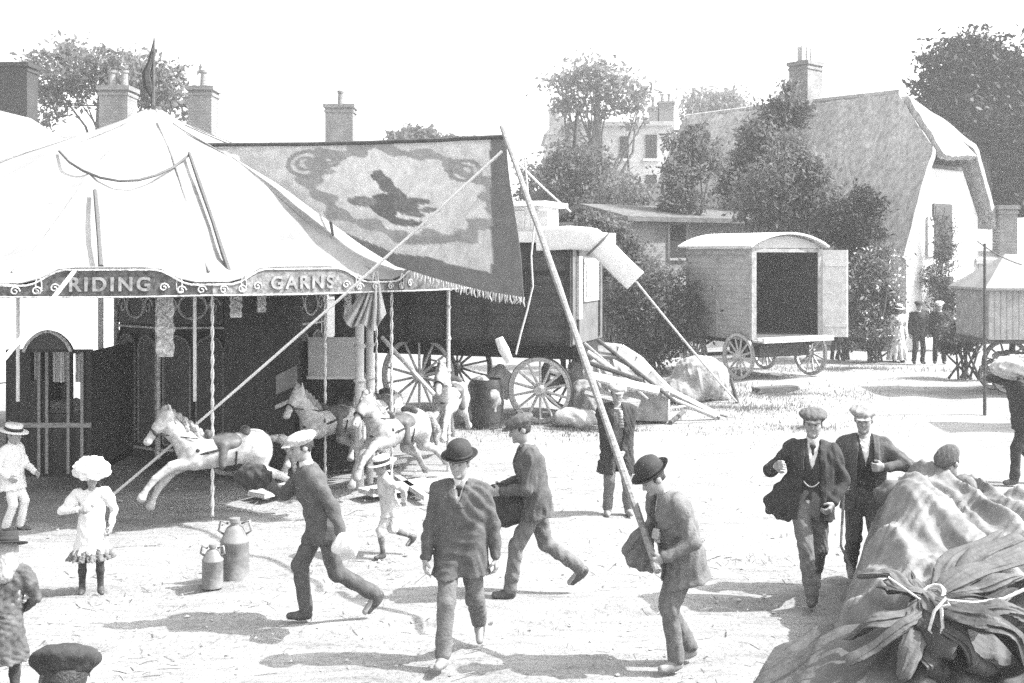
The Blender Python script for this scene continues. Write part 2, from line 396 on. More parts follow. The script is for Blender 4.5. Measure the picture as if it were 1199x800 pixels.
def person(sp):
    """sp: joints in metres for a 1.75 m figure (x forward, y to its left, z up), clothes, place and heading"""
    J = skeleton(sp); s_ = sp.get('height', 1.75)/1.75; hs = sp.get('head', 1.0); h = sp.get('h', .0085)
    F = flat_frame(J); Hc = J['H']; hx, hy, hz = J['hx'], J['hy'], J['hz']; u, l, f = J['u'], J['l'], J['f']
    ca, sa = math.cos(sp['heading']), math.sin(sp['heading']); Rz = np.array([[ca, -sa, 0], [sa, ca, 0], [0, 0, 1]])
    loc = np.array(sp['at'], float)
    def emit(name, s, m, hh, noise=None, parent=None):
        V, Q = s.mesh(hh, noise); V = (V*s_) @ Rz.T
        me = raw_mesh(name, V, Q); o = link(name, me, m, parent); return o
    def q3(a): return np.asarray(a, float)
    # --- the body, one continuous mesh
    b = SDF(); torso(b, J, -.004)
    b.cone(J['N']-u*.06, Hc-hz*.05-hx*.015, .056, .052, k=.04)
    b.ell(Hc+hz*.02*hs, np.array([.098, .077, .108])*hs, F, k=.03); b.ell(Hc+hx*.028*hs-hz*.062*hs, np.array([.066, .055, .062])*hs, F, k=.035)
    b.ell(Hc+hx*.088*hs-hz*.098*hs, np.array([.02, .024, .018])*hs, F, k=.02)
    for sd in (1, -1):
        b.ell(Hc+(hx*.094+hy*sd*.031+hz*.004)*hs, np.array([.02, .019, .013])*hs, F, k=.018, neg=True)
        b.ell(Hc+(hx*.079+hy*sd*.031+hz*.003)*hs, np.array([.013, .013, .011])*hs, F, k=.006)
        b.cone(Hc+(hx*.09+hy*sd*.016+hz*.024)*hs, Hc+(hx*.08+hy*sd*.048+hz*.022)*hs, .0095*hs, .007*hs, k=.012)
        b.ell(Hc+(hy*sd*.08-hx*.008-hz*.008)*hs, np.array([.024, .011, .034])*hs, F, k=.01)
        b.cone(Hc+(hx*.074+hy*sd*.03-hz*.035)*hs, Hc+(hx*.06+hy*sd*.045-hz*.02)*hs, .02*hs, .018*hs, k=.025)
    b.cone(Hc+(hx*.094+hz*.012)*hs, Hc+(hx*.114-hz*.03)*hs, .0085*hs, .0145*hs, k=.014)
    b.cone(Hc+(hx*.092+hy*.022-hz*.067)*hs, Hc+(hx*.092-hy*.022-hz*.067)*hs, .009*hs, .009*hs, k=.008)
    b.ell(Hc+(hx*.108-hz*.0665)*hs, np.array([.012, .022, .0035])*hs, F, k=.004, neg=True)
    grips = {}
    for nm in 'LR':
        b.cone(J['sh'+nm], J['el'+nm], .05, .038, k=.03).cone(J['el'+nm], J['wr'+nm], .039, .026, k=.02)
        grips[nm] = hand(b, J, nm, sp)
        b.cone(J['hip'+nm], J['kn'+nm], .082, .05, k=.04).cone(J['kn'+nm], J['kn'+nm]*.6+J['an'+nm]*.4, .05, .048, k=.03).cone(J['kn'+nm]*.6+J['an'+nm]*.4, J['an'+nm], .048, .033, k=.03)
        fd = J['fd'+nm]; b.cone(J['an'+nm]-np.array([0, 0, .03]), J['an'+nm]+fd*.13-np.array([0, 0, .055]), .036, .03, k=.03)
    body = emit(sp.get('name', 'person'), b, M[sp.get('skin', 'skin')], h)
    body.location = loc; tag(body, sp['label'], sp.get('cat', 'person'), sp.get('group'))
    root = body; W = sp['wear']; out = {'root': body, 'J': J}
    def world(p): return loc+Rz @ (np.asarray(p)*s_)
    out['grip'] = {k: world(v) for k, v in grips.items()}; out['world'] = world
    sd_ = sp.get('seed', 1)
    # --- eyes
    for sd in (1, -1):
        e = MB(); c = Hc+(hx*.0895+hy*sd*.031+hz*.003)*hs; e.lathe([(.0, -.006), (.006, -.004), (.0075, 0), (.006, .004), (0, .006)], c*0, 8)
        e.v[-40:] = [tuple(Rz @ ((np.array(p)*hs+c)*s_)) for p in e.v[-40:]]
        link('eye', raw_mesh('eye', e.v, e.f), M['dark_plain'], root)
    # --- hair
    if sp.get('hair', 'short'):
        g = SDF(); long_ = sp.get('hair', 'short') == 'long'
        g.ell(Hc+(hz*.026-hx*.012)*hs, np.array([.101, .086, .108])*hs, F, k=.02)
        if long_:
            g.cone(Hc-(hx*.05)*hs, Hc-(hx*.085+hz*.20)*hs, .085*hs, .075*hs, k=.04)
            for sd in (1, -1): g.cone(Hc+hy*sd*.06*hs, Hc+(hy*sd*.075-hz*.17-hx*.02)*hs, .045*hs, .035*hs, k=.04)
        def face_cut(X, Y, Z, D):
            q = [(X-Hc[0])*a[0]+(Y-Hc[1])*a[1]+(Z-Hc[2])*a[2] for a in (hx, hy, hz)]
            line = .02 if not long_ else -.3
            r = np.minimum(q[0]-(.035*hs), (.055*hs)-q[2]); D = np.maximum(D, r)        # the face
            return D if long_ else np.maximum(D, (-.02*hs-.7*(-q[0]))-q[2]-.02)
        g.fn(face_cut); emit('hair', g, M[sp.get('hairmat', 'hair')], h*1.1, (.004, .03, sd_), root)
    # --- clothes
    if 'shirt' in W:
        s = SDF(); torso(s, J, .004); s.cut(-u, J['P']-u*.02)
        s.cone(J['N']-u*.03, J['N']+u*.035+hx*.006, .067, .062, k=.01)
        if W.get('sleeves'):
            for nm in 'LR': s.cone(J['sh'+nm], J['el'+nm], .06, .05, k=.03).cone(J['el'+nm], J['wr'+nm]*.97+J['el'+nm]*.03, .05, .036, k=.02)
        emit('shirt', s, M[W['shirt']], h, (.003, .06, sd_+3), root)
    if 'tie' in W:
        s = SDF(); c = J['N']+f*.085-u*.02; s.ell(c-u*.0, (.02, .03, .02), np.stack([f, l, u], 1)); s.cone(c, c+f*.028-u*.17, .012, .02, k=.01); emit('tie', s, M[W['tie']], h*.8, None, root)
    def vcut(s, W0, W1, zb, q0=.02):
        N_ = J['N']
        def fn(X, Y, Z, D):
            q = (X-N_[0])*f[0]+(Y-N_[1])*f[1]+(Z-N_[2])*f[2]; y = np.abs((X-N_[0])*l[0]+(Y-N_[1])*l[1]+(Z-N_[2])*l[2]); z = (X-N_[0])*u[0]+(Y-N_[1])*u[1]+(Z-N_[2])*u[2]
            w = W0+(W1-W0)*np.clip(z/zb, 0, 1)-.5*np.maximum(zb-z, 0)*(W1 < .02)
            lap = np.where((q > .03) & (y < w+.05) & (z > zb*1.0) & (z < .04), .007, 0)
            D = D-lap*(D < .02); r = np.maximum(y-w, q0-q); return np.maximum(D, -r)
        s.fn(fn)
    if 'waistcoat' in W:
        s = SDF(); torso(s, J, .012); s.cut(-u, J['P']+u*.02); vcut(s, .055, .0, -.25)
        emit('waistcoat', s, M[W['waistcoat']], h, (.003, .08, sd_+5), root)
        if W.get('chain'):
            a = J['P']+f*.128+l*.07+u*.20; b2 = J['P']+f*.128-l*.07+u*.20
            t = MB().tube([(Rz @ ((a+(b2-a)*t_-u*.05*4*t_*(1-t_)+f*.008*4*t_*(1-t_)) * s_)) for t_ in np.linspace(0, 1, 9)], .006, 6); link('watch_chain', raw_mesh('watch_chain', t.v, t.f), M['brass'], root)
    if 'trousers' in W:
        s = SDF(); rr = W.get('baggy', 1.0)
        for sd in (1, -1): s.cone(J['P']+J['l0']*sd*.06+u*.08, J['P']+J['l0']*sd*.065-u*.05, .107, .108, k=.05)
        for nm in 'LR':
            a = J['kn'+nm]+(J['an'+nm]-J['kn'+nm])*(.97 if not W.get('short') else .18)
            s.cone(J['hip'+nm], J['kn'+nm], .098*rr, .072*rr, k=.05).cone(J['kn'+nm], a, .07*rr, .066*rr, k=.03)
        emit('trousers', s, M[W['trousers']], h, (.006, .11, sd_+7), root)
    if 'stockings' in W:
        for nm in 'LR':
            s = SDF(); m_ = J['kn'+nm]*.6+J['an'+nm]*.4
            s.cone(J['hip'+nm]*.35+J['kn'+nm]*.65, J['kn'+nm], .066, .055, k=.03).cone(J['kn'+nm], m_, .054, .054, k=.03).cone(m_, J['an'+nm], .053, .039, k=.03)
            emit('stocking', s, M[W['stockings']], h, None, root)
    if 'boots' in W:
        for nm in 'LR':
            s = SDF(); an, fd = J['an'+nm], J['fd'+nm]; dn = nrm(np.array([0, 0, -1.])-fd*(-fd[2])); sh = an-J['kn'+nm]; sh = nrm(sh)
            s.cone(an-sh*.07, an+dn*.02, .046, .044, k=.02).cone(an+dn*.045-fd*.02, an+dn*.052+fd*.05, .04, .041, k=.03).cone(an+dn*.05+fd*.03, an+dn*.055+fd*.145, .042, .033, k=.03)
            s.cut(dn, an+dn*.09); emit('boot', s, M[W['boots']], h, None, root)
    if 'jacket' in W:
        s = SDF(); hem = W.get('hem', .17); torso(s, J, W.get('loose', .024), .0)
        for sd, nm in ((1, 'L'), (-1, 'R')):
            s.cone(J['P']+J['l0']*sd*.065+u*.06, J['P']+J['l0']*sd*(.075+.1*hem)-u*(hem+.06), .122, .135+.1*hem, k=.07)
            th = nrm(J['kn'+nm]-J['hip'+nm]); s.cone(J['hip'+nm], J['hip'+nm]+th*(hem+.04), .115, .105, k=.05)
        s.cut(-u, J['P']-u*hem)
        if W.get('open'): vcut(s, *W['open'])
        for fl in W.get('flaps', ()):               # a coat front swinging out: a bent slab
            tp, bots = fl
            for i_, q_ in enumerate(bots): s.cone(tp if i_ else J['P']+u*.12, q_, .03, .022, k=.035)
            for q_, r_ in zip(bots[:-1], bots[1:]):
                for t_ in (0, .13, .26, .39, .52, .65, .78): s.cone(q3(q_)*(1-t_)+q3(tp)*t_, q3(r_)*(1-t_)+q3(tp)*t_, .024, .024, k=.03)
        for nm in 'LR':
            e_ = J['el'+nm]; w_ = e_+(J['wr'+nm]-e_)*.94
            s.cone(J['sh'+nm], e_, .073, .06, k=.04).cone(e_, w_, .06, .049, k=.02)
        emit('jacket', s, M[W['jacket']], h, (.007, .10, sd_+9), root)
        if W.get('cuffs', True):
            for nm in 'LR': s = SDF(); e_ = J['el'+nm]; s.cone(e_+(J['wr'+nm]-e_)*.9, e_+(J['wr'+nm]-e_)*1.0, .038, .036, k=.004); emit('shirt_cuff', s, M['linen'], h, None, root)
    if 'dress' in W:
        s = SDF(); torso(s, J, .012, w=.92); hem = W.get('hem', .45); n_ = 10; P_ = J['P']
        for k in range(n_):
            a = 2*math.pi*k/n_; d = f*math.cos(a)*.75+l*math.sin(a)
            s.cone(P_+u*.12+d*.03, P_-np.array([0, 0, hem])+d*W.get('flare', .2), .09, .05, k=.06)
        s.cone(P_+u*.1, P_-np.array([0, 0, hem]), .1, .16, k=.06); s.cut((0, 0, -1), P_-np.array([0, 0, hem]))
        for nm in 'LR':
            s.cone(J['sh'+nm], J['sh'+nm]*.55+J['el'+nm]*.45, .092, .085, k=.04); s.cone(J['sh'+nm]*.5+J['el'+nm]*.5, J['el'+nm], .066, .052, k=.03).cone(J['el'+nm], J['wr'+nm]*.93+J['el'+nm]*.07, .05, .04, k=.02)
        emit('dress', s, M[W['dress']], h, (.007, .09, sd_+11), root)
        if 'frill' in W:
            s = SDF()
            for k in range(14):
                a = 2*math.pi*k/14; d = f*math.cos(a)*.78+l*math.sin(a); r0 = W.get('flare', .2)+.01
                s.cone(P_-np.array([0, 0, hem-.05])+d*(r0-.02), P_-np.array([0, 0, hem+.075])+d*(r0+.055+.02*(k % 2)), .035, .045, k=.02)
            s.cone(P_-np.array([0, 0, hem-.05]), P_-np.array([0, 0, hem+.03]), .17, .2, k=.03); s.cut((0, 0, -1), P_-np.array([0, 0, hem+.08]))
            emit('frill', s, M[W['frill']], h, (.009, .05, sd_+13), root)
        if 'sash' in W:
            s = SDF()
            for k in range(12): a = 2*math.pi*k/12; d = f*math.cos(a)*.8+l*math.sin(a); s.cone(P_+u*.1+d*.115, P_+u*.16+d*.115, .035, .035, k=.03)
            emit('sash', s, M[W['sash']], h, None, root)
    # --- hats
    hat = W.get('hat')
    if hat:
        kind, hm = hat[0], hat[1]; tilt = R(hat[2] if len(hat) > 2 else -6)
        hx2 = hx*math.cos(tilt)+hz*math.sin(tilt); hz2 = hz*math.cos(tilt)-hx*math.sin(tilt); F2 = np.stack([hx2, hy, hz2], 1)
        base = Hc+(hz*.048-hx*.008)*hs; ov = np.array([1.13, .97, 1.0])
        if kind == 'cap':
            s = SDF(); s.ell(base+hz2*.035*hs-hx2*.008*hs, np.array([.142, .128, .052])*hs, F2, k=.02); s.ell(base-hz2*.0*hs, np.array([.112, .095, .04])*hs, F2, k=.02)
            s.ell(base+hx2*.115*hs+hz2*.006*hs, np.array([.07, .078, .0105])*hs, F2, k=.012); s.cut(-hz2, base-hz2*.022*hs)
            emit('cap', s, M[hm], h, (.003, .05, sd_), root)
        else:
            if kind == 'bowler': pr = [(.104, -.004), (.13, -.002), (.152, .016), (.157, .02), (.15, .021), (.128, .006), (.107, .006), (.108, .05), (.102, .085), (.086, .115), (.056, .135), (.02, .143), (.0, .144)]; band = (.1095, .008, .036)
            elif kind == 'boater': pr = [(.105, -.004), (.185, -.006), (.187, 0), (.182, .005), (.107, .006), (.106, .09), (.1, .095), (.0, .097)]; band = (.1085, .008, .05)
            else: pr = [(.105, -.01), (.16, -.045), (.205, -.03), (.215, .0), (.20, .03), (.205, .06), (.18, .085), (.15, .105), (.13, .135), (.08, .15), (.0, .152)]; band = None
            wob = None
            if kind == 'frilly': wob = lambda i, th: np.array([.012*math.sin(9*th+i), .012*math.cos(11*th+i*2), .013*math.sin(7*th+i*1.7)]) if i > 0 else np.zeros(3)
            t = MB().lathe([(r*hs, z*hs) for r, z in pr], (0, 0, 0), 40, np.eye(3), wob)
            V = [Rz @ ((base+F2 @ (np.array(p)*ov))*s_) for p in t.v]; ho = link('hat', raw_mesh('hat', V, t.f), M[hm], root); ho.data.set_sharp_from_angle(angle=R(50))
            if band:
                t = MB().lathe([(band[0]*hs, band[1]*hs), ((band[0]+.003)*hs, band[1]*hs), ((band[0]+.003)*hs, band[2]*hs), (band[0]*hs, band[2]*hs)], (0, 0, 0), 32)
                V = [Rz @ ((base+F2 @ (np.array(p)*ov))*s_) for p in t.v]; link('hat_band', raw_mesh('hat_band', V, t.f), M['felt'], ho)
    return out

# ------------------------------------------------------------------ carved roundabout horse (x forward)
def horse_meshes():
    h = .014; A = np.array
    def leg(s, pts, rs):
        for i in range(len(pts)-1): s.cone(pts[i], pts[i+1], rs[i], rs[i+1], k=.035 if i == 0 else .012)
        a, b = A(pts[-2]), A(pts[-1]); d = nrm(b-a); s.cone(b, b+d*.055, rs[-1]+.008, rs[-1]+.022, k=.008)
    b = SDF()
    b.cone((-.38, 0, .99), (.2, 0, .95), .2, .2, k=.08); b.ell((.33, 0, .98), (.19, .17, .2), k=.08); b.ell((-.46, 0, 1.0), (.22, .185, .21), k=.08)
    b.cone((.36, 0, 1.05), (.56, 0, 1.27), .16, .115, k=.07).cone((.56, 0, 1.27), (.63, 0, 1.44), .115, .082, k=.06)
    b.cone((.64, 0, 1.45), (.75, 0, 1.32), .083, .068, k=.05).cone((.75, 0, 1.32), (.86, 0, 1.17), .062, .048, k=.04); b.ell((.875, 0, 1.145), (.05, .045, .045), k=.03)
    b.ell((.70, 0, 1.33), (.07, .062, .06), k=.04)
    for sd in (1, -1):
        b.cone((.60, sd*.045, 1.5), (.615, sd*.055, 1.60), .026, .007, k=.015)
        b.ell((.895, sd*.03, 1.165), (.012, .012, .014), k=.008, neg=True); b.ell((.735, sd*.066, 1.385), (.017, .012, .014), k=.01)
        b.ell((-.5, sd*.09, .93), (.17, .11, .2), k=.06); b.ell((.32, sd*.09, .93), (.13, .09, .16), k=.06)
    leg(b, [(.32, .10, .88), (.60, .10, .84), (.80, .10, .70), (.90, .10, .58), (.93, .10, .53)], [.10, .062, .046, .036, .036])
    leg(b, [(.32, -.10, .86), (.56, -.10, .74), (.72, -.10, .55), (.78, -.10, .43), (.80, -.10, .38)], [.10, .062, .046, .036, .036])
    leg(b, [(-.50, .10, .88), (-.50, .11, .70), (-.78, .11, .60), (-.98, .11, .44), (-1.04, .11, .40)], [.14, .085, .05, .038, .036])
    leg(b, [(-.48, -.10, .86), (-.40, -.11, .66), (-.66, -.11, .52), (-.80, -.11, .34), (-.84, -.11, .30)], [.14, .085, .05, .038, .036])
    V1, Q1 = b.mesh(h)
    m = SDF()
    for i in range(9):
        t = i/8; c = A([.66-.42*t-.10*math.sin(t*2.2), 0, 1.55-.43*t]); m.cone(c, c+A([-.03, .085*(1 if i % 2 else -.2), -.13]), .042, .024, k=.02); m.cone(c, c+A([-.02, -.07, -.1]), .04, .02, k=.02)
    m.cone((.66, 0, 1.55), (.74, 0, 1.47), .035, .02, k=.02)
    V2, Q2 = m.mesh(.011, (.006, .035, 4))
    t = SDF(); t.cone((-.66, 0, 1.08), (-.82, 0, 1.06), .035, .055, k=.03).cone((-.82, 0, 1.06), (-.96, 0, .86), .055, .07, k=.03).cone((-.96, 0, .86), (-.98, 0, .62), .065, .02, k=.03)
    V3, Q3 = t.mesh(.011, (.007, .04, 5))
    s = SDF(); s.ell((-.10, 0, 1.06), (.27, .215, .13), k=.04); s.ell((-.34, 0, 1.2), (.06, .15, .07), k=.05); s.ell((.14, 0, 1.19), (.05, .11, .06), k=.05)
    for sd in (1, -1): s.cone((-.02, sd*.17, 1.05), (0, sd*.205, .82), .06, .05, k=.04)
    V4, Q4 = s.mesh(.012)
    g = SDF()
    for sd in (1, -1):
        g.cone((.80, sd*.052, 1.26), (.66, sd*.075, 1.46), .01).cone((.80, sd*.055, 1.25), (.3, sd*.17, 1.17), .009)
        for p_, q_ in (((.0, .2, 1.02), (.18, .205, .99)), ((.18, .205, .99), (.36, .175, .96)), ((.36, .175, .96), (.48, .09, .95)), ((.48, .09, .95), (.525, 0, .95))): g.cone((p_[0], sd*p_[1], p_[2]), (q_[0], sd*q_[1], q_[2]), .014)
    for a_, z_, x_, r_ in ((0, 1.26, .80, .058),):
        for k in range(12):
            a0, a1 = 2*math.pi*k/12, 2*math.pi*(k+1)/12
            g.cone((x_+.04*math.sin(a0), r_*math.cos(a0), z_+.05*math.sin(a0)), (x_+.04*math.sin(a1), r_*math.cos(a1), z_+.05*math.sin(a1)), .010)
    for sd in (1, -1):
        g.cone((-.30, sd*.06, 1.19), (-.62, sd*.05, 1.16), .012).cone((-.40, sd*.19, 1.05), (-.66, sd*.12, .98), .011).cone((-.18, sd*.2, .97), (-.18, sd*.16, .80), .014)
        for q_ in ((.30, .185, 1.02), (.42, .13, 1.0), (-.46, .19, 1.02)): g.ell((q_[0], sd*q_[1], q_[2]), (.03, .02, .03), k=.004)
    V5, Q5 = g.mesh(.008)
    return [('horse', V1, Q1, 'horse_white'), ('mane', V2, Q2, 'mane'), ('tail', V3, Q3, 'mane'), ('saddle', V4, Q4, 'saddle'), ('bridle', V5, Q5, 'dark_plain')]
# ------------------------------------------------------------------ ground
def ground():
    def axis(pts):
        return np.unique(np.concatenate([np.arange(a, b, s) for a, b, s in pts]))
    xs = axis([(-150, -30, 8), (-30, -9, .8), (-9, 13, .1), (13, 30, .8), (30, 151, 8)]); ys = axis([(-20, 4, 2), (4, 34, .12), (34, 60, 1.2), (60, 190, 8)])
    X, Y = np.meshgrid(xs, ys, indexing='ij')
    g = np.random.default_rng(3); Z = np.zeros_like(X)
    for i in range(14):
        k = g.normal(size=2); k /= np.linalg.norm(k); lam = g.uniform(.35, 2.2); Z += .004*lam**.7*np.sin((X*k[0]+Y*k[1])*2*math.pi/lam+g.uniform(0, 6)+1.3*np.sin((X*k[1]-Y*k[0])*2.1/lam))
    Z -= .012                                   # cart ruts, crossing the yard from the lower left to the upper right
    for off, w, dp in ((0, .09, .05), (1.35, .09, .05), (3.0, .07, .03), (4.2, .07, .03)):
        q = Y-(9.2+off+.10*(X+2)+.25*np.sin(X*.5)); Z -= 1.5*dp*np.exp(-(q/w)**2)*(np.abs(X) < 14)
        Z += .4*dp*np.exp(-((np.abs(q)-2*w)/w)**2)*(np.abs(X) < 14)
    Z = np.where((np.abs(X) > 20) | (Y > 40), 0, Z)
    n1, n2 = X.shape; V = np.stack([X, Y, Z], 2).reshape(-1, 3)
    i, j = np.meshgrid(np.arange(n1-1), np.arange(n2-1), indexing='ij'); a = (i*n2+j).ravel()
    o = link('ground', raw_mesh('ground', V, np.stack([a, a+n2, a+n2+1, a+1], 1)), None); tag(o, kind='structure')
    m = bpy.data.materials.new('dusty_chalk'); m.use_nodes = True; nt = m.node_tree; N = nt.nodes; L = nt.links; b = N['Principled BSDF']; b.inputs['Roughness'].default_value = .95
    tc = N.new('ShaderNodeTexCoord')
    def noise(sc, det, st=(1, 1, 1)):
        mp = N.new('ShaderNodeMapping'); mp.inputs['Scale'].default_value = st; L.new(tc.outputs['Object'], mp.inputs['Vector'])
        z = N.new('ShaderNodeTexNoise'); z.inputs['Scale'].default_value = sc; z.inputs['Detail'].default_value = det; z.inputs['Roughness'].default_value = .7; L.new(mp.outputs['Vector'], z.inputs['Vector']); return z.outputs['Fac']
    def ramp(src, p0, p1, c0, c1):
        r = N.new('ShaderNodeValToRGB'); r.color_ramp.elements[0].position = p0; r.color_ramp.elements[1].position = p1
        r.color_ramp.elements[0].color = (c0, c0, c0, 1); r.color_ramp.elements[1].color = (c1, c1, c1, 1); L.new(src, r.inputs['Fac']); return r.outputs['Color']
    def mul(a, c):
        x = N.new('ShaderNodeMix'); x.data_type = 'RGBA'; x.blend_type = 'MULTIPLY'; x.inputs['Factor'].default_value = 1; L.new(a, x.inputs['A']); L.new(c, x.inputs['B']); return x.outputs['Result']
    c = ramp(noise(.55, 8, (.6, 1.3, 1)), .32, .62, .195, .275)
    c = mul(c, ramp(noise(5, 10, (.35, 1.6, 1)), .32, .56, .62, 1)); c = mul(c, ramp(noise(30, 6), .34, .5, .5, 1))
    L.new(c, b.inputs['Base Color'])
    bp = N.new('ShaderNodeBump'); bp.inputs['Strength'].default_value = .6; bp.inputs['Distance'].default_value = .02; L.new(noise(24, 8), bp.inputs['Height']); L.new(bp.outputs['Normal'], b.inputs['Normal'])
    o.data.materials.append(m)
ground()
# tufts of grass and weeds where the yard is not trodden
def blades(name, areas, n, hgt, m, seed):
    g = np.random.default_rng(seed); V = []; F = []
    w = np.array([a[2]*a[3] for a in areas]); pick = g.choice(len(areas), n, p=w/w.sum())
    for i in range(n):
        x0, y0, rx, ry, hh = areas[pick[i]]; th = g.uniform(0, 6.28); r = abs(g.normal(0, .55))*(1+.35*math.sin(3*th+x0)+.2*math.sin(7*th))
        x, y = x0+rx*r*math.cos(th), y0+ry*r*math.sin(th); h = hgt*hh*g.uniform(.4, 1.2); a = g.uniform(0, 6.28); wv = h*.22
        c, s = math.cos(a)*wv, math.sin(a)*wv; lx, ly = g.normal(0, h*.35, 2); k = len(V)
        V += [(x-c, y-s, -.02), (x+c, y+s, -.02), (x+lx, y+ly, h)]; F.append((k, k+1, k+2))
    o = link(name, raw_mesh(name, V, np.array(F), False), M[m]); tag(o, 'short dry grass growing in patches round the wagons and along the hedge', 'grass', kind='stuff')
blades('grass', [(1.2, 19.6, 3.0, 1.0, 1), (4.2, 22.3, 3.2, 1.5, 1), (5.2, 19.8, 1.8, .8, .8), (-1.0, 19.8, 2.0, .8, .7), (9.0, 29.8, 3.5, 1.0, 1.2), (6.0, 24.5, 2.5, 1.6, 1.0), (3.4, 26.3, 2.5, 1.6, 1.5), (12.5, 27, 3, .8, .6)], 13000, .05, 'grass', 5)
def pebbles():
    g = np.random.default_rng(9); t = MB()
    for i in range(900):
        y = g.uniform(7.6, 17); x = g.uniform(-.5, .5)*y*.95; r = g.uniform(.006, .02)*(1.6 if g.uniform() < .08 else 1)
        t.lathe([(0, -r*.4), (r*g.uniform(.8, 1.2), 0), (r*.6, r*.45), (0, r*.55)], (x, y, .0), 6)
    o = t.build('gravel', M['stone'], None, smooth=True); tag(o, 'scattered pale chalk stones on the trodden yard', 'gravel', kind='stuff')
pebbles()
def straw():
    g = np.random.default_rng(19); n = 1700; y = g.uniform(7.4, 22, n); x = g.normal(0, .30, n)*y; ox = g.uniform(-.5, .5, n)*y
    k = g.uniform(size=n) < .6; cx = g.uniform(-4, 5, 24); cy = g.uniform(8, 20, 24); pk = g.integers(0, 24, n); x = np.where(k, cx[pk]+g.normal(0, .55, n), ox); y = np.where(k, cy[pk]+g.normal(0, .45, n), y)
    th = g.uniform(0, 6.28, n); L = g.uniform(.02, .09, n); w = g.uniform(.003, .007, n); ca, sa = np.cos(th), np.sin(th); z = np.full(n, .012)
    V = np.stack([np.stack([x+sx*L*ca-sy*w*sa, y+sx*L*sa+sy*w*ca, z+.012*(sx > 0)], 1) for sx, sy in ((-1, -1), (1, -1), (1, 1), (-1, 1))], 1).reshape(-1, 3)
    o = link('straw', raw_mesh('straw', V, np.arange(4*n).reshape(n, 4), False), M['timber']); tag(o, 'bits of straw and litter strewn over the trodden yard', 'straw', kind='stuff')
straw()

# ------------------------------------------------------------------ trees
def leaves(blobs, n, ls, g, shell=.5, clump=60, soft=.5):
    """leaf faces in loose sprays through the crown's volume; blobs: (centre, radii)"""
    w = np.array([np.prod(r)**.75 for c, r in blobs]); w /= w.sum()
    C = []; Rr = []
    for i in g.choice(len(blobs), clump, p=w):
        c, r = blobs[i]; d = g.normal(size=3); d /= np.linalg.norm(d); q = shell+(1.02-shell)*g.uniform()**.7; C.append(c+d*r*q); Rr.append(np.mean(r)*g.uniform(.16, .48))
    C = np.array(C); Rr = np.array(Rr); pk = g.choice(clump, n, p=Rr**1.7/np.sum(Rr**1.7))
    d = g.normal(size=(n, 3))*.62; ax = g.normal(size=(clump, 3)); ax /= np.linalg.norm(ax, axis=1, keepdims=True)
    d += ax[pk]*(d*ax[pk]).sum(1, keepdims=True)*.7
    p = C[pk]+d*Rr[pk][:, None]*np.array([1.1, 1.1, .75])
    k = int(n*soft*.5); bi = g.choice(len(blobs), k, p=w); dd = g.normal(size=(k, 3)); dd /= np.linalg.norm(dd, axis=1, keepdims=True)
    p[:k] = np.array([blobs[i][0] for i in bi])+dd*np.array([blobs[i][1] for i in bi])*(g.uniform(.2, 1.12, (k, 1))**.6)
    a = g.normal(size=(n, 3)); a /= np.linalg.norm(a, axis=1, keepdims=True); b = np.cross(a, g.normal(size=(n, 3))); b /= np.linalg.norm(b, axis=1, keepdims=True)
    s = ls*g.uniform(.5, 1.35, (n, 1)); V = np.stack([p-a*s, p+b*s*.45, p+a*s, p-b*s*.45], 1).reshape(-1, 3)
    return V, np.arange(4*n).reshape(n, 4), C
def limbs(base, top, r0, targets, g, nl=12):
    t = MB(); base, top = np.array(base, float), np.array(top, float); mid = (base+top)/2+np.append(g.normal(0, .03*np.linalg.norm(top-base), 2), 0)
    t.tube([base, base*.6+mid*.4, mid, mid*.4+top*.6, top], [r0*1.25, r0, r0*.85, r0*.6, r0*.25], 9)
    for k in g.choice(len(targets), min(nl, len(targets)), replace=False):
        e = targets[k]; q = g.uniform(.35, .9); s = base+(top-base)*q
        if e[2] < s[2]-.5: s = base+(top-base)*max(.3, q*.6)
        m_ = (s+e)/2+g.normal(0, .06*np.linalg.norm(e-s), 3); t.tube([s, m_, e], [r0*.42*(1.15-q), r0*.28*(1.15-q), r0*.06], 6)
    return t
def tree(name, label, cat, d, trunk, blobs, n, ls, lm, group=None, seed=1, shell=.45, clump=70, r0=None, dd=.8, nl=14, bark=True, flowers=0):
    """trunk: (u, v_base or None, v_top) pixels; blobs: (u, v, ru, rv[, depth offset])"""
    g = np.random.default_rng(seed); B = []
    for b in blobs:
        dep = d+(b[4] if len(b) > 4 else g.uniform(-.5, .5)*b[2]*d/F_PX*.8); c = P(b[0], b[1], dep); B.append((c, np.array([b[2]*d/F_PX, b[2]*d/F_PX*dd, b[3]*d/F_PX])))
    x = (trunk[0]-CU)*d/F_PX; base = np.array([x, d, 0.]); root = thing(name, label, cat, base, 0, group)
    V, F, C = leaves(B, n, ls, g, shell, clump); obj('crown' if bark else 'foliage', V, F, M[lm], root)
    if bark:
        top = P(trunk[0]+(trunk[3] if len(trunk) > 3 else 0), trunk[2], d); limbs(base, top, r0 or .02*top[2], C, g, nl).build('trunk', M['bark'], root, smooth=True)
    else:
        t = MB()
        for e in C[g.choice(len(C), min(nl, len(C)), replace=False)]: t.tube([base+np.append(g.normal(0, .15, 2), 0), (base+e)/2+np.append(g.normal(0, .2, 2), .2), e], [.035, .025, .008], 5)
        t.build('stem', M['bark'], root, smooth=True)
    if flowers:
        V, F, _ = leaves(B, flowers, ls*1.25, g, .85, clump); obj('blossom', V, F, M['blossom'], root)
    return root
T = 'trees beyond the yard'
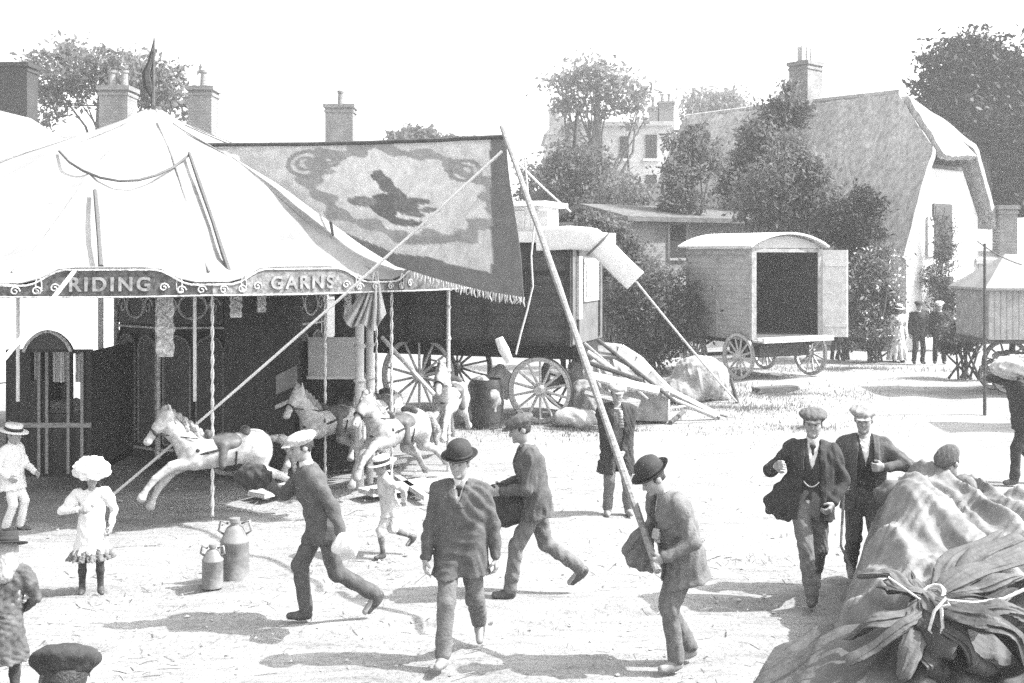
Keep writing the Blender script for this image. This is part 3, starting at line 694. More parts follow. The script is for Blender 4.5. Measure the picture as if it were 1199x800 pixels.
tree('tree', 'tall dark tree rising behind the gable end of the thatched cottage', 'tree', 47, (1150, None, 70), [(1130, 78, 45, 38), (1105, 98, 36, 30), (1165, 112, 55, 50), (1135, 130, 55, 55), (1178, 165, 55, 55), (1168, 215, 50, 50), (1195, 120, 40, 60), (1205, 230, 40, 50), (1090, 125, 22, 22)], 42000, 0.15, 'leaf_dark', T, 21, .35, 150, r0=.5)
tree('tree', 'thin leaved tree standing behind the dark brick chimneys beside the roundabout top', 'tree', 48, (120, None, 70), [(62, 88, 36, 30), (105, 74, 44, 24), (150, 88, 44, 30), (190, 110, 34, 30), (55, 128, 24, 26), (215, 130, 18, 24), (135, 110, 30, 20), (85, 105, 30, 20)], 6500, 0.15, 'leaf_pale', T, 22, .55, 95, r0=.33)
tree('tree', 'large airy tree whose domed crown tops the white manor house', 'tree', 68, (700, None, 95), [(695, 97, 45, 20), (665, 110, 22, 24), (735, 118, 24, 24), (668, 140, 18, 22), (740, 140, 16, 18), (700, 120, 25, 18)], 3600, 0.19, 'leaf_pale', T, 23, .7, 60, r0=.42, nl=20)
tree('tree', 'slender dark stemmed tree in front of the white manor house', 'tree', 44, (676, None, 125), [(677, 190, 32, 30), (655, 215, 26, 30), (700, 215, 30, 30), (678, 130, 9, 14), (676, 240, 34, 20), (645, 200, 16, 16)], 4200, 0.12, 'leaf_mid', T, 24, .5, 70, r0=.2)
tree('tree', 'bushy tree filling the gap between banner and manor house', 'tree', 48, (640, None, 190), [(632, 215, 26, 26), (650, 240, 30, 24), (618, 235, 18, 24), (700, 245, 30, 22), (730, 225, 24, 22)], 4000, 0.13, 'leaf_mid', T, 25, .4, 80)
tree('tree', 'round headed tree to the right of the white manor house', 'tree', 52, (735, None, 180), [(725, 222, 26, 20), (760, 232, 26, 18), (708, 205, 16, 16), (745, 245, 30, 14)], 3800, 0.13, 'leaf_pale', T, 26, .4, 70)
tree('tree', 'small bare stemmed tree above the eaves of the low outbuilding', 'tree', 36.5, (812, None, 172), [(800, 172, 26, 24), (822, 195, 24, 26), (792, 205, 22, 22), (815, 158, 18, 14), (838, 180, 14, 18), (800, 235, 30, 18)], 3800, 0.085, 'leaf_mid', T, 27, .45, 80, r0=.14)
tree('tree', 'far pale tree with a low dome crown behind the thatched roof', 'tree', 95, (835, None, 112), [(836, 122, 34, 15), (812, 132, 18, 14), (858, 134, 18, 14)], 2600, 0.24, 'leaf_pale', T, 28, .65, 55, r0=.4)
tree('tree', 'far rounded treetop showing just above the painted banner', 'tree', 70, (487, None, 155), [(487, 160, 24, 12), (510, 164, 18, 9), (466, 163, 16, 8), (540, 168, 18, 8)], 3500, 0.2, 'leaf_mid', T, 29, .4, 45)
tree('tree', 'broad tall tree climbing up beside the cottage chimney', 'tree', 39.5, (905, None, 120), [(922, 112, 22, 17), (905, 135, 24, 22), (888, 165, 26, 24), (872, 195, 24, 26), (905, 170, 24, 24), (858, 225, 20, 26), (935, 130, 14, 16)], 6500, 0.11, 'leaf_mid', T, 30, .35, 110, r0=.22)
tree('tree', 'thick leafy tree in front of the thatched roof, above the open van', 'tree', 34, (918, None, 180), [(918, 185, 28, 28), (900, 215, 32, 32), (940, 215, 34, 32), (885, 248, 30, 28), (930, 250, 40, 28), (970, 240, 26, 24), (955, 195, 18, 22)], 10000, 0.09, 'leaf_mid', T, 31, .35, 130, r0=.2)
B_ = 'bushes round the yard'
tree('bush', 'dark bush under the cottage eaves to the right of the van roof', 'bush', 32.5, (985, None, 0), [(985, 262, 26, 26), (1010, 245, 24, 26), (965, 270, 16, 16), (1015, 275, 22, 22), (995, 300, 20, 26)], 13000, 0.065, 'leaf_dark', B_, 32, .35, 90, bark=False)
tree('rose_bush', 'rose bush with pale blossom against the cottage corner', 'bush', 31.8, (1022, None, 0), [(1022, 325, 26, 34), (1000, 355, 20, 40), (1040, 350, 20, 34), (1012, 385, 26, 26), (1032, 300, 16, 16)], 13000, 0.055, 'leaf_mid', B_, 33, .4, 100, bark=False, flowers=900)
tree('bush', 'broad dark bush behind the heap of poles, left of the van', 'bush', 28.6, (765, None, 0), [(760, 340, 34, 36), (735, 372, 30, 30), (785, 372, 34, 34), (765, 395, 44, 26), (800, 340, 18, 30), (720, 345, 18, 26)], 13000, 0.065, 'leaf_mid', B_, 34, .35, 110, bark=False)
tree('bush', 'low hedge bush behind the painted wagon and banner', 'bush', 30, (715, None, 0), [(705, 300, 24, 30), (735, 305, 22, 28), (715, 270, 26, 18), (690, 262, 18, 14)], 10000, 0.07, 'leaf_mid', B_, 35, .35, 80, bark=False)
tree('bush', 'small weedy bush under the cart at the right edge', 'bush', 27.5, (1130, None, 0), [(1125, 395, 20, 18), (1145, 385, 18, 20), (1110, 405, 14, 10)], 4500, 0.055, 'leaf_mid', B_, 36, .3, 50, bark=False)
tree('climbing_plant', 'climbing plant covering the gable window of the thatched cottage', 'climbing plant', 35.6, (1106, None, 0), [(1102, 262, 10, 20, .1), (1106, 295, 14, 24, .1), (1100, 330, 16, 26, 0), (1112, 350, 18, 26, -.1), (1098, 375, 18, 24, -.2), (1115, 262, 5, 12, .2)], 8000, 0.05, 'leaf_mid', None, 37, .3, 90, dd=.35, bark=False)

# ------------------------------------------------------------------ houses
def chimney(par, name, c, w, d, z0, z1, m, pots, rz=0., pm='brick'):
    t = MB().box((c[0], c[1], (z0+z1)/2), (w, d, z1-z0), rz); t.box((c[0], c[1], z1+.07), (w+.14, d+.14, .14), rz); t.box((c[0], c[1], z1-.12), (w+.07, d+.07, .09), rz)
    o = t.build(name, m, par)
    for k in range(pots):
        x = c[0]+(k-(pots-1)/2)*w/max(pots, 1)*.9*math.cos(rz); y = c[1]+(k-(pots-1)/2)*w/max(pots, 1)*.9*math.sin(rz)
        MB().lathe([(.14, 0), (.12, .05), (.105, .45), (.135, .47), (.135, .55), (.09, .55), (.09, .1)], (x, y, z1+.14), 12).build('chimney_pot', M[pm], o, smooth=True)
    return o
def plain_house(label, x0, x1, y0, dep, eave, ridge, wall, stacks, windows):
    r = thing('house', label, 'house', ((x0+x1)/2, y0, 0))
    t = MB(); yc = y0+dep/2
    t.prism([(x0, y0, 0), (x0, y0+dep, 0), (x0, y0+dep, eave), (x0, yc, ridge-.1), (x0, y0, eave)], (x1-x0, 0, 0)); t.build('wall', M[wall], r)
    t = MB()
    for a, b in (((y0-.3, eave-.12), (yc, ridge)), ((y0+dep+.3, eave-.12), (yc, ridge))):
        t.prism([(x0-.2, a[0], a[1]), (x0-.2, b[0], b[1]), (x0-.2, b[0], b[1]+.12), (x0-.2, a[0], a[1]+.12)], (x1-x0+.4, 0, 0))
    ro = t.build('roof', M['slate'], r)
    for u0, u1, vt, dd, pots, m in stacks:
        a, b = P(u0, vt, dd), P(u1, vt, dd); chimney(ro, 'chimney', ((a[0]+b[0])/2, dd), b[0]-a[0], .9, eave, a[2], M[m], pots)
    for wx, wz in windows:
        f = MB().box((wx, y0-.03, wz), (1.0, .08, 1.4)).build('window', M['white_paint'], r); MB().box((wx-.22, y0-.085, wz), (.38, .03, 1.2)).box((wx+.22, y0-.085, wz), (.38, .03, 1.2)).build('pane', M['glass_dark'], f)
    return r
plain_house('pale house behind the roundabout with two brick chimneys rising past the canvas peak', -15.0, -7.9, 33, 5, 4.2, 6.75, 'render', [(122, 155, 108, 35.5, 2, 'brick'), (225, 252, 108, 35.5, 1, 'brick')], [(-13.5, 2.2), (-11, 2.2), (-9, 2.2)])
plain_house('house at the left edge with one square dark chimney', -23, -15.6, 37, 5, 4.6, 7.0, 'render', [(-12, 38, 80, 39.5, 0, 'brick_dark')], [(-17.5, 2.3)])
plain_house('low house behind the banner with a single narrow chimney', -7.4, -2.2, 39, 5, 4.2, 6.9, 'render', [(383, 415, 128, 41.5, 1, 'brick')], [(-6, 2.2), (-3.6, 2.2)])

def cottage():
    g, r = np.array([.75, .66, 0]), np.array([-.66, .75, 0]); A = np.array([12.45, 35.2, 0])
    W = lambda x, y, z: A+g*x+r*y+np.array([0, 0, z])
    t0 = thing('thatched_cottage', 'thatched cottage with a whitewashed half hipped gable and tall brick chimney', 'cottage', W(2.6, 0, 0))
    L = 11.0; t = MB()                                             # walls: gable profile under the thatch
    prof = [(0.1, 0), (4.9, 0), (4.9, 4.35), (3.75, 6.0), (1.5, 6.0), (.1, 3.5)]
    t.prism([W(x, 0, z) for x, z in prof], r*(L-.6)); t.build('wall', M['render'], t0)
    # thatch: outer skin pushed down 0.38
    n_ = 30; V = []
    def sheet(f, na, nb):
        return np.array([[f(a, b) for b in np.linspace(0, 1, nb)] for a in np.linspace(0, 1, na)])
    rg = np.random.default_rng(2)
    def wob(p): return p+np.array([0, 0, (.05*math.sin(p[0]*1.9+p[1]*1.3)+.025*math.sin(p[0]*4.7-p[1]*3.3+p[2])+.02*math.sin(p[0]*9.1+p[1]*11.3))])
    hipL, hipR = (1.33, 6.25), (3.65, 6.2)
    def left(a, b):                                                # a along the ridge, b down the slope
        y0 = (1.6*(1-min(1, b/.41)) if b < .41 else 0)-.4*min(1, b/.41); y = y0+(L-y0)*a; x = 2.6+(-.6-2.6)*b; z = 8.5+(2.95-8.5)*b
        return wob(W(x, y, z+.14*math.sin(math.pi*b)))
    def right(a, b):
        y0 = (1.6*(1-min(1, b/.45)) if b < .45 else 0)-.4*min(1, b/.45); y = y0+(L-y0)*a; x = 2.6+(5.5-2.6)*b; z = 8.5+(3.95-8.5)*b
        return wob(W(x, y, z+.14*math.sin(math.pi*b)))
    def hip(a, b):
        xl = 2.6+(hipL[0]-2.6)*b; xr = 2.6+(hipR[0]-2.6)*b; x = xl+(xr-xl)*a; return wob(W(x, 1.6-2.0*b, 8.5+(6.2-8.5)*b+.1*math.sin(math.pi*b)))
    t = MB(); t.sheet(sheet(left, 40, 26)[::-1], .24); t.sheet(sheet(right, 40, 26), .24); t.sheet(sheet(hip, 12, 14), .22)
    ro = t.build('thatch_roof', M['thatch'], t0, smooth=True, edge=50)
    t = MB()
    for k in range(12):
        a = 1.9+k*.75; t.tube([W(2.6-.32, a, 8.36), W(2.6, a+.3, 8.68), W(2.6+.3, a+.6, 8.34)], .03, 5)
    for dy in (-.35, .35): pass
    t.tube([W(2.6, 1.6, 8.62), W(2.6, 6, 8.66), W(2.6, L, 8.62)], .14, 8); t.build('ridge', M['thatch'], ro, smooth=True)
    c = W(2.6, 5.4, 0); o = chimney(t0, 'chimney', (c[0], c[1]), .95, .8, 6.6, 10.0, M['brick'], 0, math.atan2(.66, .75))
    for k in (-.28, .02, .3):
        q = c+g*k; MB().box((q[0], q[1], 10.14+.28), (.2, .22, .56), math.atan2(.66, .75)).build('chimney_pot', M['brick_pale'], o)
    # gable window and door, set on the wall face
    def panel(name, m, x0, x1, z0, z1, th, par=t0, y=-.0):
        return MB().prism([W(x0, y-th, z0), W(x1, y-th, z0), W(x1, y-th, z1), W(x0, y-th, z1)], r*th).build(name, M[m], par)
    f = panel('window', 'timber_dark', 1.75, 3.0, 3.0, 4.75, .06); panel('pane', 'glass_dark', 1.85, 2.33, 3.1, 4.65, .075, f); panel('pane', 'glass_dark', 2.42, 2.9, 3.1, 4.65, .075, f)
    panel('window_shutter', 'render', 1.35, 1.7, 3.0, 4.3, .07)
    dr = panel('door', 'timber_dark', 2.2, 3.1, .1, 2.1, .05); panel('door_post', 'white_paint', 2.0, 2.17, .0, 2.2, .09, dr)
    panel('porch_hood', 'render', 1.7, 3.6, 2.2, 2.36, .75)
    # side wall under the left eave, with one shadowed window
    sw = MB().prism([W(.07, 2.2, 1.7), W(.07, 3.6, 1.7), W(.07, 3.6, 2.75), W(.07, 2.2, 2.75)], g*.05-g*.02); sw.build('side_window', M['glass_dark'], t0)
    t = MB()
    t.prism([W(hipL[0]-.1, -.02, 5.9), W(hipR[0]+.1, -.02, 5.9), W(hipR[0]+.1, -.02, 6.02), W(hipL[0]-.1, -.02, 6.02)], -r*.05); t.build('gable_beam', M['timber_dark'], t0)
cottage()

M['old_tile'] = mat('old_roof_tiles', .10, .4, 4, .9, .4, 20, wave=('Z', 5, .7, .5))
def outbuilding():
    a, b = P(735, 249, 34.4), P(935, 272, 39); r = thing('outbuilding', 'low dark outbuilding with one black window opening behind the van', 'shed', ((a[0]+b[0])/2, 36, 0))
    d = nrm(np.array([b[0]-a[0], b[1]-a[1], 0])); n = np.array([-d[1], d[0], 0]); L = np.linalg.norm((b-a)[:2]); z = 4.15
    W = lambda x, y, h: np.array([a[0], a[1], 0])+d*x+n*y+np.array([0, 0, h])
    MB().prism([W(0, 0, 0), W(L, 0, 0), W(L, 0, z), W(0, 0, z)], n*4).build('wall', M['brick'], r)
    t = MB(); t.prism([W(-.3, -.35, z-.05), W(-.3, 2.0, z+.42), W(-.3, 4.35, z-.05), W(-.3, 4.35, z+.08), W(-.3, 2, z+.57), W(-.3, -.35, z+.1)], d*(L+.6)); t.build('roof', M['old_tile'], r)
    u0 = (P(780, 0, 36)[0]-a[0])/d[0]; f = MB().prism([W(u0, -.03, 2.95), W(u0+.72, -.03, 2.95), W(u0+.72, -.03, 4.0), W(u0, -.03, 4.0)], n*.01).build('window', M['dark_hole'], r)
    MB().beam(W(u0-.05, -.04, 2.92), W(u0+.77, -.04, 2.92), .08, .08).beam(W(u0-.04, -.04, 2.9), W(u0-.04, -.04, 4.05), .07, .07, (1, 0, 0)).beam(W(u0+.76, -.04, 2.9), W(u0+.76, -.04, 4.05), .07, .07, (1, 0, 0)).build('window_frame', M['timber'], f)
outbuilding()

def manor():
    d = 72; p = lambda u, v, dd=d: P(u, v, dd)
    r = thing('manor_house', 'white walled manor house with clustered chimneys half hidden by trees', 'house', p(712, 297)*[1, 1, 0])
    def blk(name, u0, u1, vt, m, th, dd=d, vb=None):
        a, b = p(u0, vt, dd), p(u1, vt, dd); zb = 0 if vb is None else p(u0, vb, dd)[2]; return MB().box(((a[0]+b[0])/2, dd+th/2, (a[2]+zb)/2), (b[0]-a[0], th, a[2]-zb))
    blk('wall', 640, 672, 158, 'render', 8).add([], []).build('wing', M['render'], r); w = blk('wall', 668, 786, 146, 'render', 9, d-.5).build('wall', M['render'], r)
    blk('parapet', 664, 790, 142, 'cream', 9.5, d-.8, 147).build('parapet', M['cream'], r)
    a = p(640, 158); b = p(672, 158); MB().prism([(a[0]-.2, d-.2, a[2]), (b[0]+.2, d-.2, a[2]), ((a[0]+b[0])/2, d-.2, a[2]+1.2)], (0, 8, 0)).build('roof', M['slate'], r)
    for u0, u1, v0, v1 in ((756, 769, 158, 186), (726, 736, 160, 186), (694, 705, 160, 186), (756, 769, 205, 235), (726, 736, 205, 235)):
        a, b = p(u0, v0, d-.55), p(u1, v1, d-.55); f = MB().box(((a[0]+b[0])/2, d-.58, (a[2]+b[2])/2), (b[0]-a[0], .12, a[2]-b[2])).build('window', M['glass_dark'], r)
        MB().box(((a[0]+b[0])/2, d-.68, b[2]-.08), (b[0]-a[0]+.4, .3, .16)).build('sill', M['white_paint'], f)
    for u0, u1, vt, pots in ((643, 655, 130, 1), (658, 664, 122, 1), (760, 769, 128, 1), (771, 788, 122, 2)):
        a, b = p(u0, vt, d+3), p(u1, vt, d+3); chimney(r, 'chimney', ((a[0]+b[0])/2, d+3), b[0]-a[0], .9, 8, a[2], M['brick_pale' if u0 < 700 else 'brick'], pots, 0, 'brick')
manor()

def right_house():
    r = thing('lean_to', 'low pale roofed lean-to with a brick chimney at the right edge', 'shed', P(1190, 297, 40)*[1, 1, 0])
    a, b = P(1146, 268, 38.5), P(1300, 268, 38.5)
    MB().box(((a[0]+b[0])/2, 40.5, 1.4), (b[0]-a[0], 4, 2.8)).build('wall', M['render'], r)
    MB().prism([(a[0]-.2, 38.2, 2.75), (a[0]-.2, 42, 4.3), (a[0]-.2, 42, 4.45), (a[0]-.2, 38.2, 2.9)], (b[0]-a[0], 0, 0)).build('roof', M['slate'], r)
    c = P(1181, 245, 38.3); chimney(r, 'chimney', (c[0], 38.3+.3), .62, .6, 2, c[2], M['brick'], 0)
right_house()
# ------------------------------------------------------------------ wheels
def wheel(name, c, rad, ax, m, parent, spokes=12, w=.07, mrim=None):
    "spoked cart wheel centred at c; ax = axle direction"
    ax = nrm(ax); up = np.array([0, 0, 1.]); e1 = np.cross(up, ax); F = np.stack([e1, up, ax], 1); c = np.asarray(c, float)
    t = MB(); q = lambda a, r, z: c+F @ np.array([r*math.cos(a), r*math.sin(a), z])
    n = 40; V = []; prof = ((rad-.075, -w/2), (rad, -w/2), (rad, w/2), (rad-.075, w/2))
    for k in range(n):
        for r_, z_ in prof: V.append(q(2*math.pi*k/n, r_, z_))
    t.add(V, [(k*4+j, k*4+(j+1) % 4, ((k+1) % n)*4+(j+1) % 4, ((k+1) % n)*4+j) for k in range(n) for j in range(4)])
    for k in range(spokes): a = 2*math.pi*(k+.5)/spokes; t.tube([q(a, .07, .02), q(a, rad-.06, 0)], [.03, .022], 6)
    o = t.build(name, M[m], parent, smooth=True)
    MB().lathe([(0, -.13), (.075, -.13), (.085, -.05), (.11, 0), (.085, .05), (.07, .16), (0, .16)], c, 14, F).build('hub', M[m], o, smooth=True)
    V = []
    for k in range(n):
        for r_, z_ in ((rad+.001, -w/2-.003), (rad+.014, -w/2-.003), (rad+.014, w/2+.003), (rad+.001, w/2+.003)): V.append(q(2*math.pi*k/n, r_, z_))
    MB().add(V, [(k*4+j, k*4+(j+1) % 4, ((k+1) % n)*4+(j+1) % 4, ((k+1) % n)*4+j) for k in range(n) for j in range(4)]).build('tyre', M[mrim or 'iron'], o, smooth=True)
    return o

# ------------------------------------------------------------------ the roundabout
CX, CY, CR = -5.5, 17.0, 5.3
CPROF = [(0, 5.38), (.35, 5.15), (.75, 4.96), (1.4, 4.71), (2.06, 4.46), (2.9, 4.05), (3.6, 3.66), (4.4, 3.22), (5.0, 2.95), (5.36, 2.84)]
def cz(r): return float(np.interp(r, [p[0] for p in CPROF], [p[1] for p in CPROF]))
def canopy_hit(u, v, lift=.03):
    "where the photograph's ray meets the canvas top"
    for d in np.arange(10.5, 17.5, .01):
        p = P(u, v, d); r = math.hypot(p[0]-CX, p[1]-CY)
        if r < 5.36 and p[2] <= cz(r): return p+np.array([0, -lift*.4, lift])
    return P(u, v, 16.5)
NS = 16; A0 = R(2.0)                                    # board corners at A0 + k * 22.5 degrees from -Y towards +X
def rim(a, r, z): return np.array([CX+r*math.sin(a), CY-r*math.cos(a), z])
def carousel():
    r = thing('carousel', 'galloping horse roundabout under a white canvas top with lettered rounding boards', 'carousel', (CX, CY, 0))
    nth, V = 16*12, []
    rs = np.concatenate([np.linspace(.05, 5.0, 30), [5.2, 5.36]])
    Pt = np.zeros((len(rs), nth+1, 3)); gg = np.random.default_rng(8); ph = gg.uniform(0, 6, (16, 3))
    for j in range(nth+1):
        a = A0+2*math.pi*j/nth; fr = (j % 12)/12; s = math.sin(math.pi*fr)
        for i, q in enumerate(rs):
            poly = math.cos(math.pi/NS)/math.cos((fr-.5)*2*math.pi/NS); qq = q*(1+(poly-1)*.8)*1.012
            k = ph[(j//12) % 16]
            z = cz(q)-.17*s*(q/5.36)*(1-.45*(q/5.36)**4)+.012*math.sin(q*2.3+k[0]+3*fr)+.009*math.sin(q*5.1+k[1]-7*fr)*s
            e_ = min(fr, 1-fr)*2.11; bt = 2.775+.165*(0 if e_ < .2 else 1 if e_ > .62 else .5-.5*math.cos(math.pi*(e_-.2)/.42))
            w_ = max(0., (q-4.0)/1.36)**3; z += (bt+.02-z)*w_; qq += ((5.405*math.cos(math.pi/NS)/math.cos((fr-.5)*2*math.pi/NS))-qq)*w_
            Pt[i, j] = rim(a, qq, z)
    t = MB(); t.sheet(Pt, .012); t.build('canopy', M['canvas'], r, smooth=True, edge=60)
    # seams: ropes lying along each rib
    for k in range(NS):
        a = A0+2*math.pi*k/NS
        if math.cos(a) < -.2: continue
        MB().tube([rim(a, q, cz(q)+.012) for q in np.linspace(.6, 5.2, 18)], .012, 5).build('seam_rope', M['suit_pale'], r, smooth=True)
    # rounding boards
    lets = {0: 'RIDING', 1: 'GARNS'}
    for k in range(NS):
        a0, a1 = A0+2*math.pi*k/NS, A0+2*math.pi*(k+1)/NS; p0, p1 = rim(a0, 5.42, 0), rim(a1, 5.42, 0); d = nrm(p1-p0); L = np.linalg.norm(p1-p0); n = np.array([d[1], -d[0], 0])
        if (n @ rim((a0+a1)/2, 1, 0)-n @ np.array([CX, CY, 0])) < 0: n = -n
        top = []; N_ = 28
        for i in range(N_+1):
            f = i/N_; e = min(f, 1-f)*L; z = 2.775+.165*(0 if e < .2 else 1 if e > .62 else .5-.5*math.cos(math.pi*(e-.2)/.42)); top.append(p0+d*L*f+np.array([0, 0, z]))
        bot = [p0+d*L*(1-i/8)+np.array([0, 0, 2.635-.012*math.sin(math.pi*i/8)]) for i in range(9)]
        bd = MB().prism(top+bot, -n*.045).build('rounding_board', M['board'] if k != 1 else M['board_pale'], r)
        if math.cos((a0+a1)/2) < -.3: continue
        t = MB(); t.tube([p+n*.008-np.array([0, 0, .014]) for p in top], .011, 5); t.tube([p+n*.008+np.array([0, 0, .012]) for p in bot], .009, 5)
        for f0 in (.10, .9):                                       # carved scrolls at both ends
            for cc in (-.045, .055, .14):
                c = p0+d*L*(f0+(cc if f0 < .5 else -cc))+np.array([0, 0, 2.705+(.03 if cc > .1 else 0)]); t.tube([c+n*.012+d*(.052-.0036*i)*math.cos(i*.7)+np.array([0, 0, (.05-.0034*i)*math.sin(i*.7)]) for i in range(13)], .0085, 5)
        c = p0+d*L*.5+np.array([0, 0, 2.765]); 
        for sg in (-1, 1): cc = c+d*sg*L*.335; t.tube([cc+n*.01+d*.03*math.cos(i*math.pi/8)+np.array([0, 0, .09*math.sin(i*math.pi/8)]) for i in range(17)], .007, 5)
        t.build('carving', M['gilt'], bd, smooth=True)
        if k in lets:
            cu = bpy.data.curves.new('lettering', 'FONT'); cu.body = lets[k]; cu.size = .205; cu.extrude = .006; cu.align_x = 'CENTER'; cu.align_y = 'CENTER'; cu.space_character = 1.28; cu.offset = .006
            cu.materials.append(M['letter']); lo = bpy.data.objects.new('lettering', cu); COL.objects.link(lo); lo.parent = bd
            dg = bpy.context.evaluated_depsgraph_get(); me = bpy.data.meshes.new_from_object(lo.evaluated_get(dg)); bpy.data.objects.remove(lo); lo = link('lettering', me, None, bd)
            if not me.materials: me.materials.append(M['letter'])
            pos = c+n*.012-np.array([CX, CY, 0]); up = np.array([0, 0, 1.]); Fm = np.stack([d, up, n], 1)
            lo.matrix_local = Matrix.Translation(pos.tolist()) @ Matrix(Fm.tolist()).to_4x4()
    # frame: centre pole, swifts, hanging rods
    MB().tube([(CX, CY, 0), (CX, CY, 5.35)], .13, 12).build('centre_pole', M['timber_dark'], r, smooth=True)
    for k in range(NS):
        a = A0+2*math.pi*k/NS; MB().beam(rim(a, .3, 3.0), rim(a, 5.3, 2.70), .07, .1).build('sweep', M['timber_dark'], r)
        MB().beam(rim(a, 1.2, 2.92), rim(a, 5.2, 2.80), .05, .05).beam(rim(a, .2, 4.9), rim(a, 5.2, 2.83), .05, .05).build('rafter', M['timber_dark'], r)
    # the dark centre: panelled engine casing with arched door panels
    n8 = 10; rr = 1.55; off = np.array([1.0, .2, 0])
    pl = [off+rim(2*math.pi*(k+.5)/n8, rr, .15) for k in range(n8)]
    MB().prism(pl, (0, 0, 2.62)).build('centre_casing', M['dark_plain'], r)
    for k in range(n8):
        am = 2*math.pi*(k+1)/n8; c = off+rim(am, rr*math.cos(math.pi/n8)+.02, 0); e = np.array([math.cos(am), math.sin(am), 0]); n = np.array([math.sin(am), -math.cos(am), 0])
        if math.cos(am) < -.1: continue
        for sg in (-1, 1):
            q = c+e*sg*.235; pts = [q+e*x+np.array([0, 0, z]) for x, z in [(-.19, .4), (.19, .4), (.19, 1.75), (.13, 1.88), (0, 1.94), (-.13, 1.88), (-.19, 1.75)]]
            pn = MB().prism(pts, n*.03).build('door_panel', M['panel'], r)
            t = MB().tube([p+n*.035 for p in pts+[pts[0]]], .018, 5); t.build('moulding', M['timber'], pn, smooth=True)
        t = MB().tube([c+e*.485+n*.03+np.array([0, 0, z]) for z in (.2, 2.7)], .04, 8); 
        t.build('pilaster', M['gilt'], r, smooth=True)
        MB().prism([c-e*.42+np.array([0, 0, 2.1]), c+e*.42+np.array([0, 0, 2.1]), c+e*.42+np.array([0, 0, 2.6]), c-e*.42+np.array([0, 0, 2.6])], n*.04).build('fresco_panel', M['panel'], r)
        zc = c+n*.055+np.array([0, 0, 2.35])
        MB().tube([zc+e*.2*math.cos(i*math.pi/10)+np.array([0, 0, .17*math.sin(i*math.pi/10)]) for i in range(21)], .02, 5).build('mirror_frame', M['gilt'], r, smooth=True)
        for sg in (-1, 1):
            MB().tube([zc+e*sg*(.3+.10*math.cos(i*.6)*(1-i/16))+np.array([0, 0, .14*math.sin(i*.6)*(1-i/16)]) for i in range(15)], .016, 5).build('gilt_scroll', M['gilt'], r, smooth=True)
        for z_ in (2.05, 2.66, .32): MB().tube([c-e*.45+n*.03+np.array([0, 0, z_]), c+e*.45+n*.03+np.array([0, 0, z_])], .022, 5).build('gilt_rail', M['gilt'], r, smooth=True)
        MB().lathe([(0, 0), (.13, 0), (.13, .012), (0, .012)], zc-n*.02, 20, np.stack([e, np.array([0, 0, 1.]), -n], 1)).build('mirror', M['mirror'], r)
    # steps board round the foot, in sections, dusty
    # fretted spandrels hanging behind the board corners, and a lantern
    for u0_, u1_, v1_, d_ in ((181, 205, 418, 12.9), (268, 284, 372, 13.4), (300, 312, 366, 13.7), (402, 412, 372, 14.4)):
        um, w_ = (u0_+u1_)/2, (u1_-u0_)/2; pl_ = [P(um+w_*(1-.28*abs(math.sin(k*.9)))*sg, 340+(v1_-340)*k/12, d_) for sg, ks in ((1, range(13)), (-1, range(12, -1, -1))) for k in ks]
        sp_ = MB().prism(pl_, (0, .03, 0)).build('carved_spandrel', M['gilt'], r)
        MB().tube([P(um+w_*.5*math.sin(k*1.1), 344+(v1_-350)*k/14, d_-.02) for k in range(15)], .014, 5).build('carving', M['cream'], sp_, smooth=True)
    # finial with a furled flag
    MB().tube([(CX, CY, 5.3), (CX+.02, CY, 6.4)], [.035, .012], 7).build('flagpole', M['timber_dark'], r, smooth=True)
    t = MB(); t.tube([(CX+.02, CY, 6.36), (CX-.03, CY, 6.05), (CX-.10, CY, 5.85), (CX-.07, CY, 5.65), (CX-.02, CY, 5.5)], [.015, .045, .075, .085, .02], 8); t.build('furled_flag', M['tarp_black'], r, smooth=True)
M['mirror'] = mat('spotted_mirror', .5, .3, 9, .15, metal=.8)
M['board_pale'] = mat('rounding_board_grey', .16, .6, 16, .55, .4, 26)
carousel()
# festoon rope and stays on the canvas
pts = [canopy_hit(u, v) for u, v in ((70, 180), (82, 193), (98, 203), (118, 211), (140, 215), (162, 214), (184, 208), (203, 199), (222, 184))]
tag(MB().tube(pts, .018, 6).build('festoon_rope', M['rope_dark'], None, smooth=True), 'dark rope festoon drooping across the peak of the roundabout canvas', 'rope')
for lab, px, rr_ in (('dark spar slanting down the front of the roundabout canvas from the festoon end', [(222, 184), (235, 222), (250, 265), (262, 303), (276, 338)], .03), ('frayed dark strap hanging down the canvas above the board lettered RIDING', [(112, 228), (115, 260), (117, 290), (119, 318)], .03), ('short black tie hanging on the canvas edge beside the painted banner', [(383, 240), (387, 262), (390, 280)], .022)):
    pts = [canopy_hit(u, v, .05) for u, v in px]; pts[-1] = pts[-1] if px[-1][1] < 325 else P(276, 340, np.linalg.norm(pts[-2][1])-.4)
    tag(MB().tube(pts, [rr_*(1 if i % 2 else .8) for i in range(len(pts))], 6).build('spar' if 'spar' in lab else 'strap', M['rope_dark'], None, smooth=True), lab, 'spar' if 'spar' in lab else 'strap')
# thin rods under the canopy
for i, (u, d, v1, lab) in enumerate(((21, 13.2, 470, 'thin pale hanging rod at the far left under the roundabout canopy'), (228, 13.6, 470, 'thin pale rod just behind the leaping front horse'), (118, 15.2, 470, 'fluted white rod beside the arched carriage of the roundabout'))):
    MBo = MB().tube([P(u, 338, d), P(u, v1, d)], .022 if i < 2 else .04, 8).build('hanging_rod', M['white_paint'] if i == 2 else M['brass'], None, smooth=True); tag(MBo, lab, 'rod')

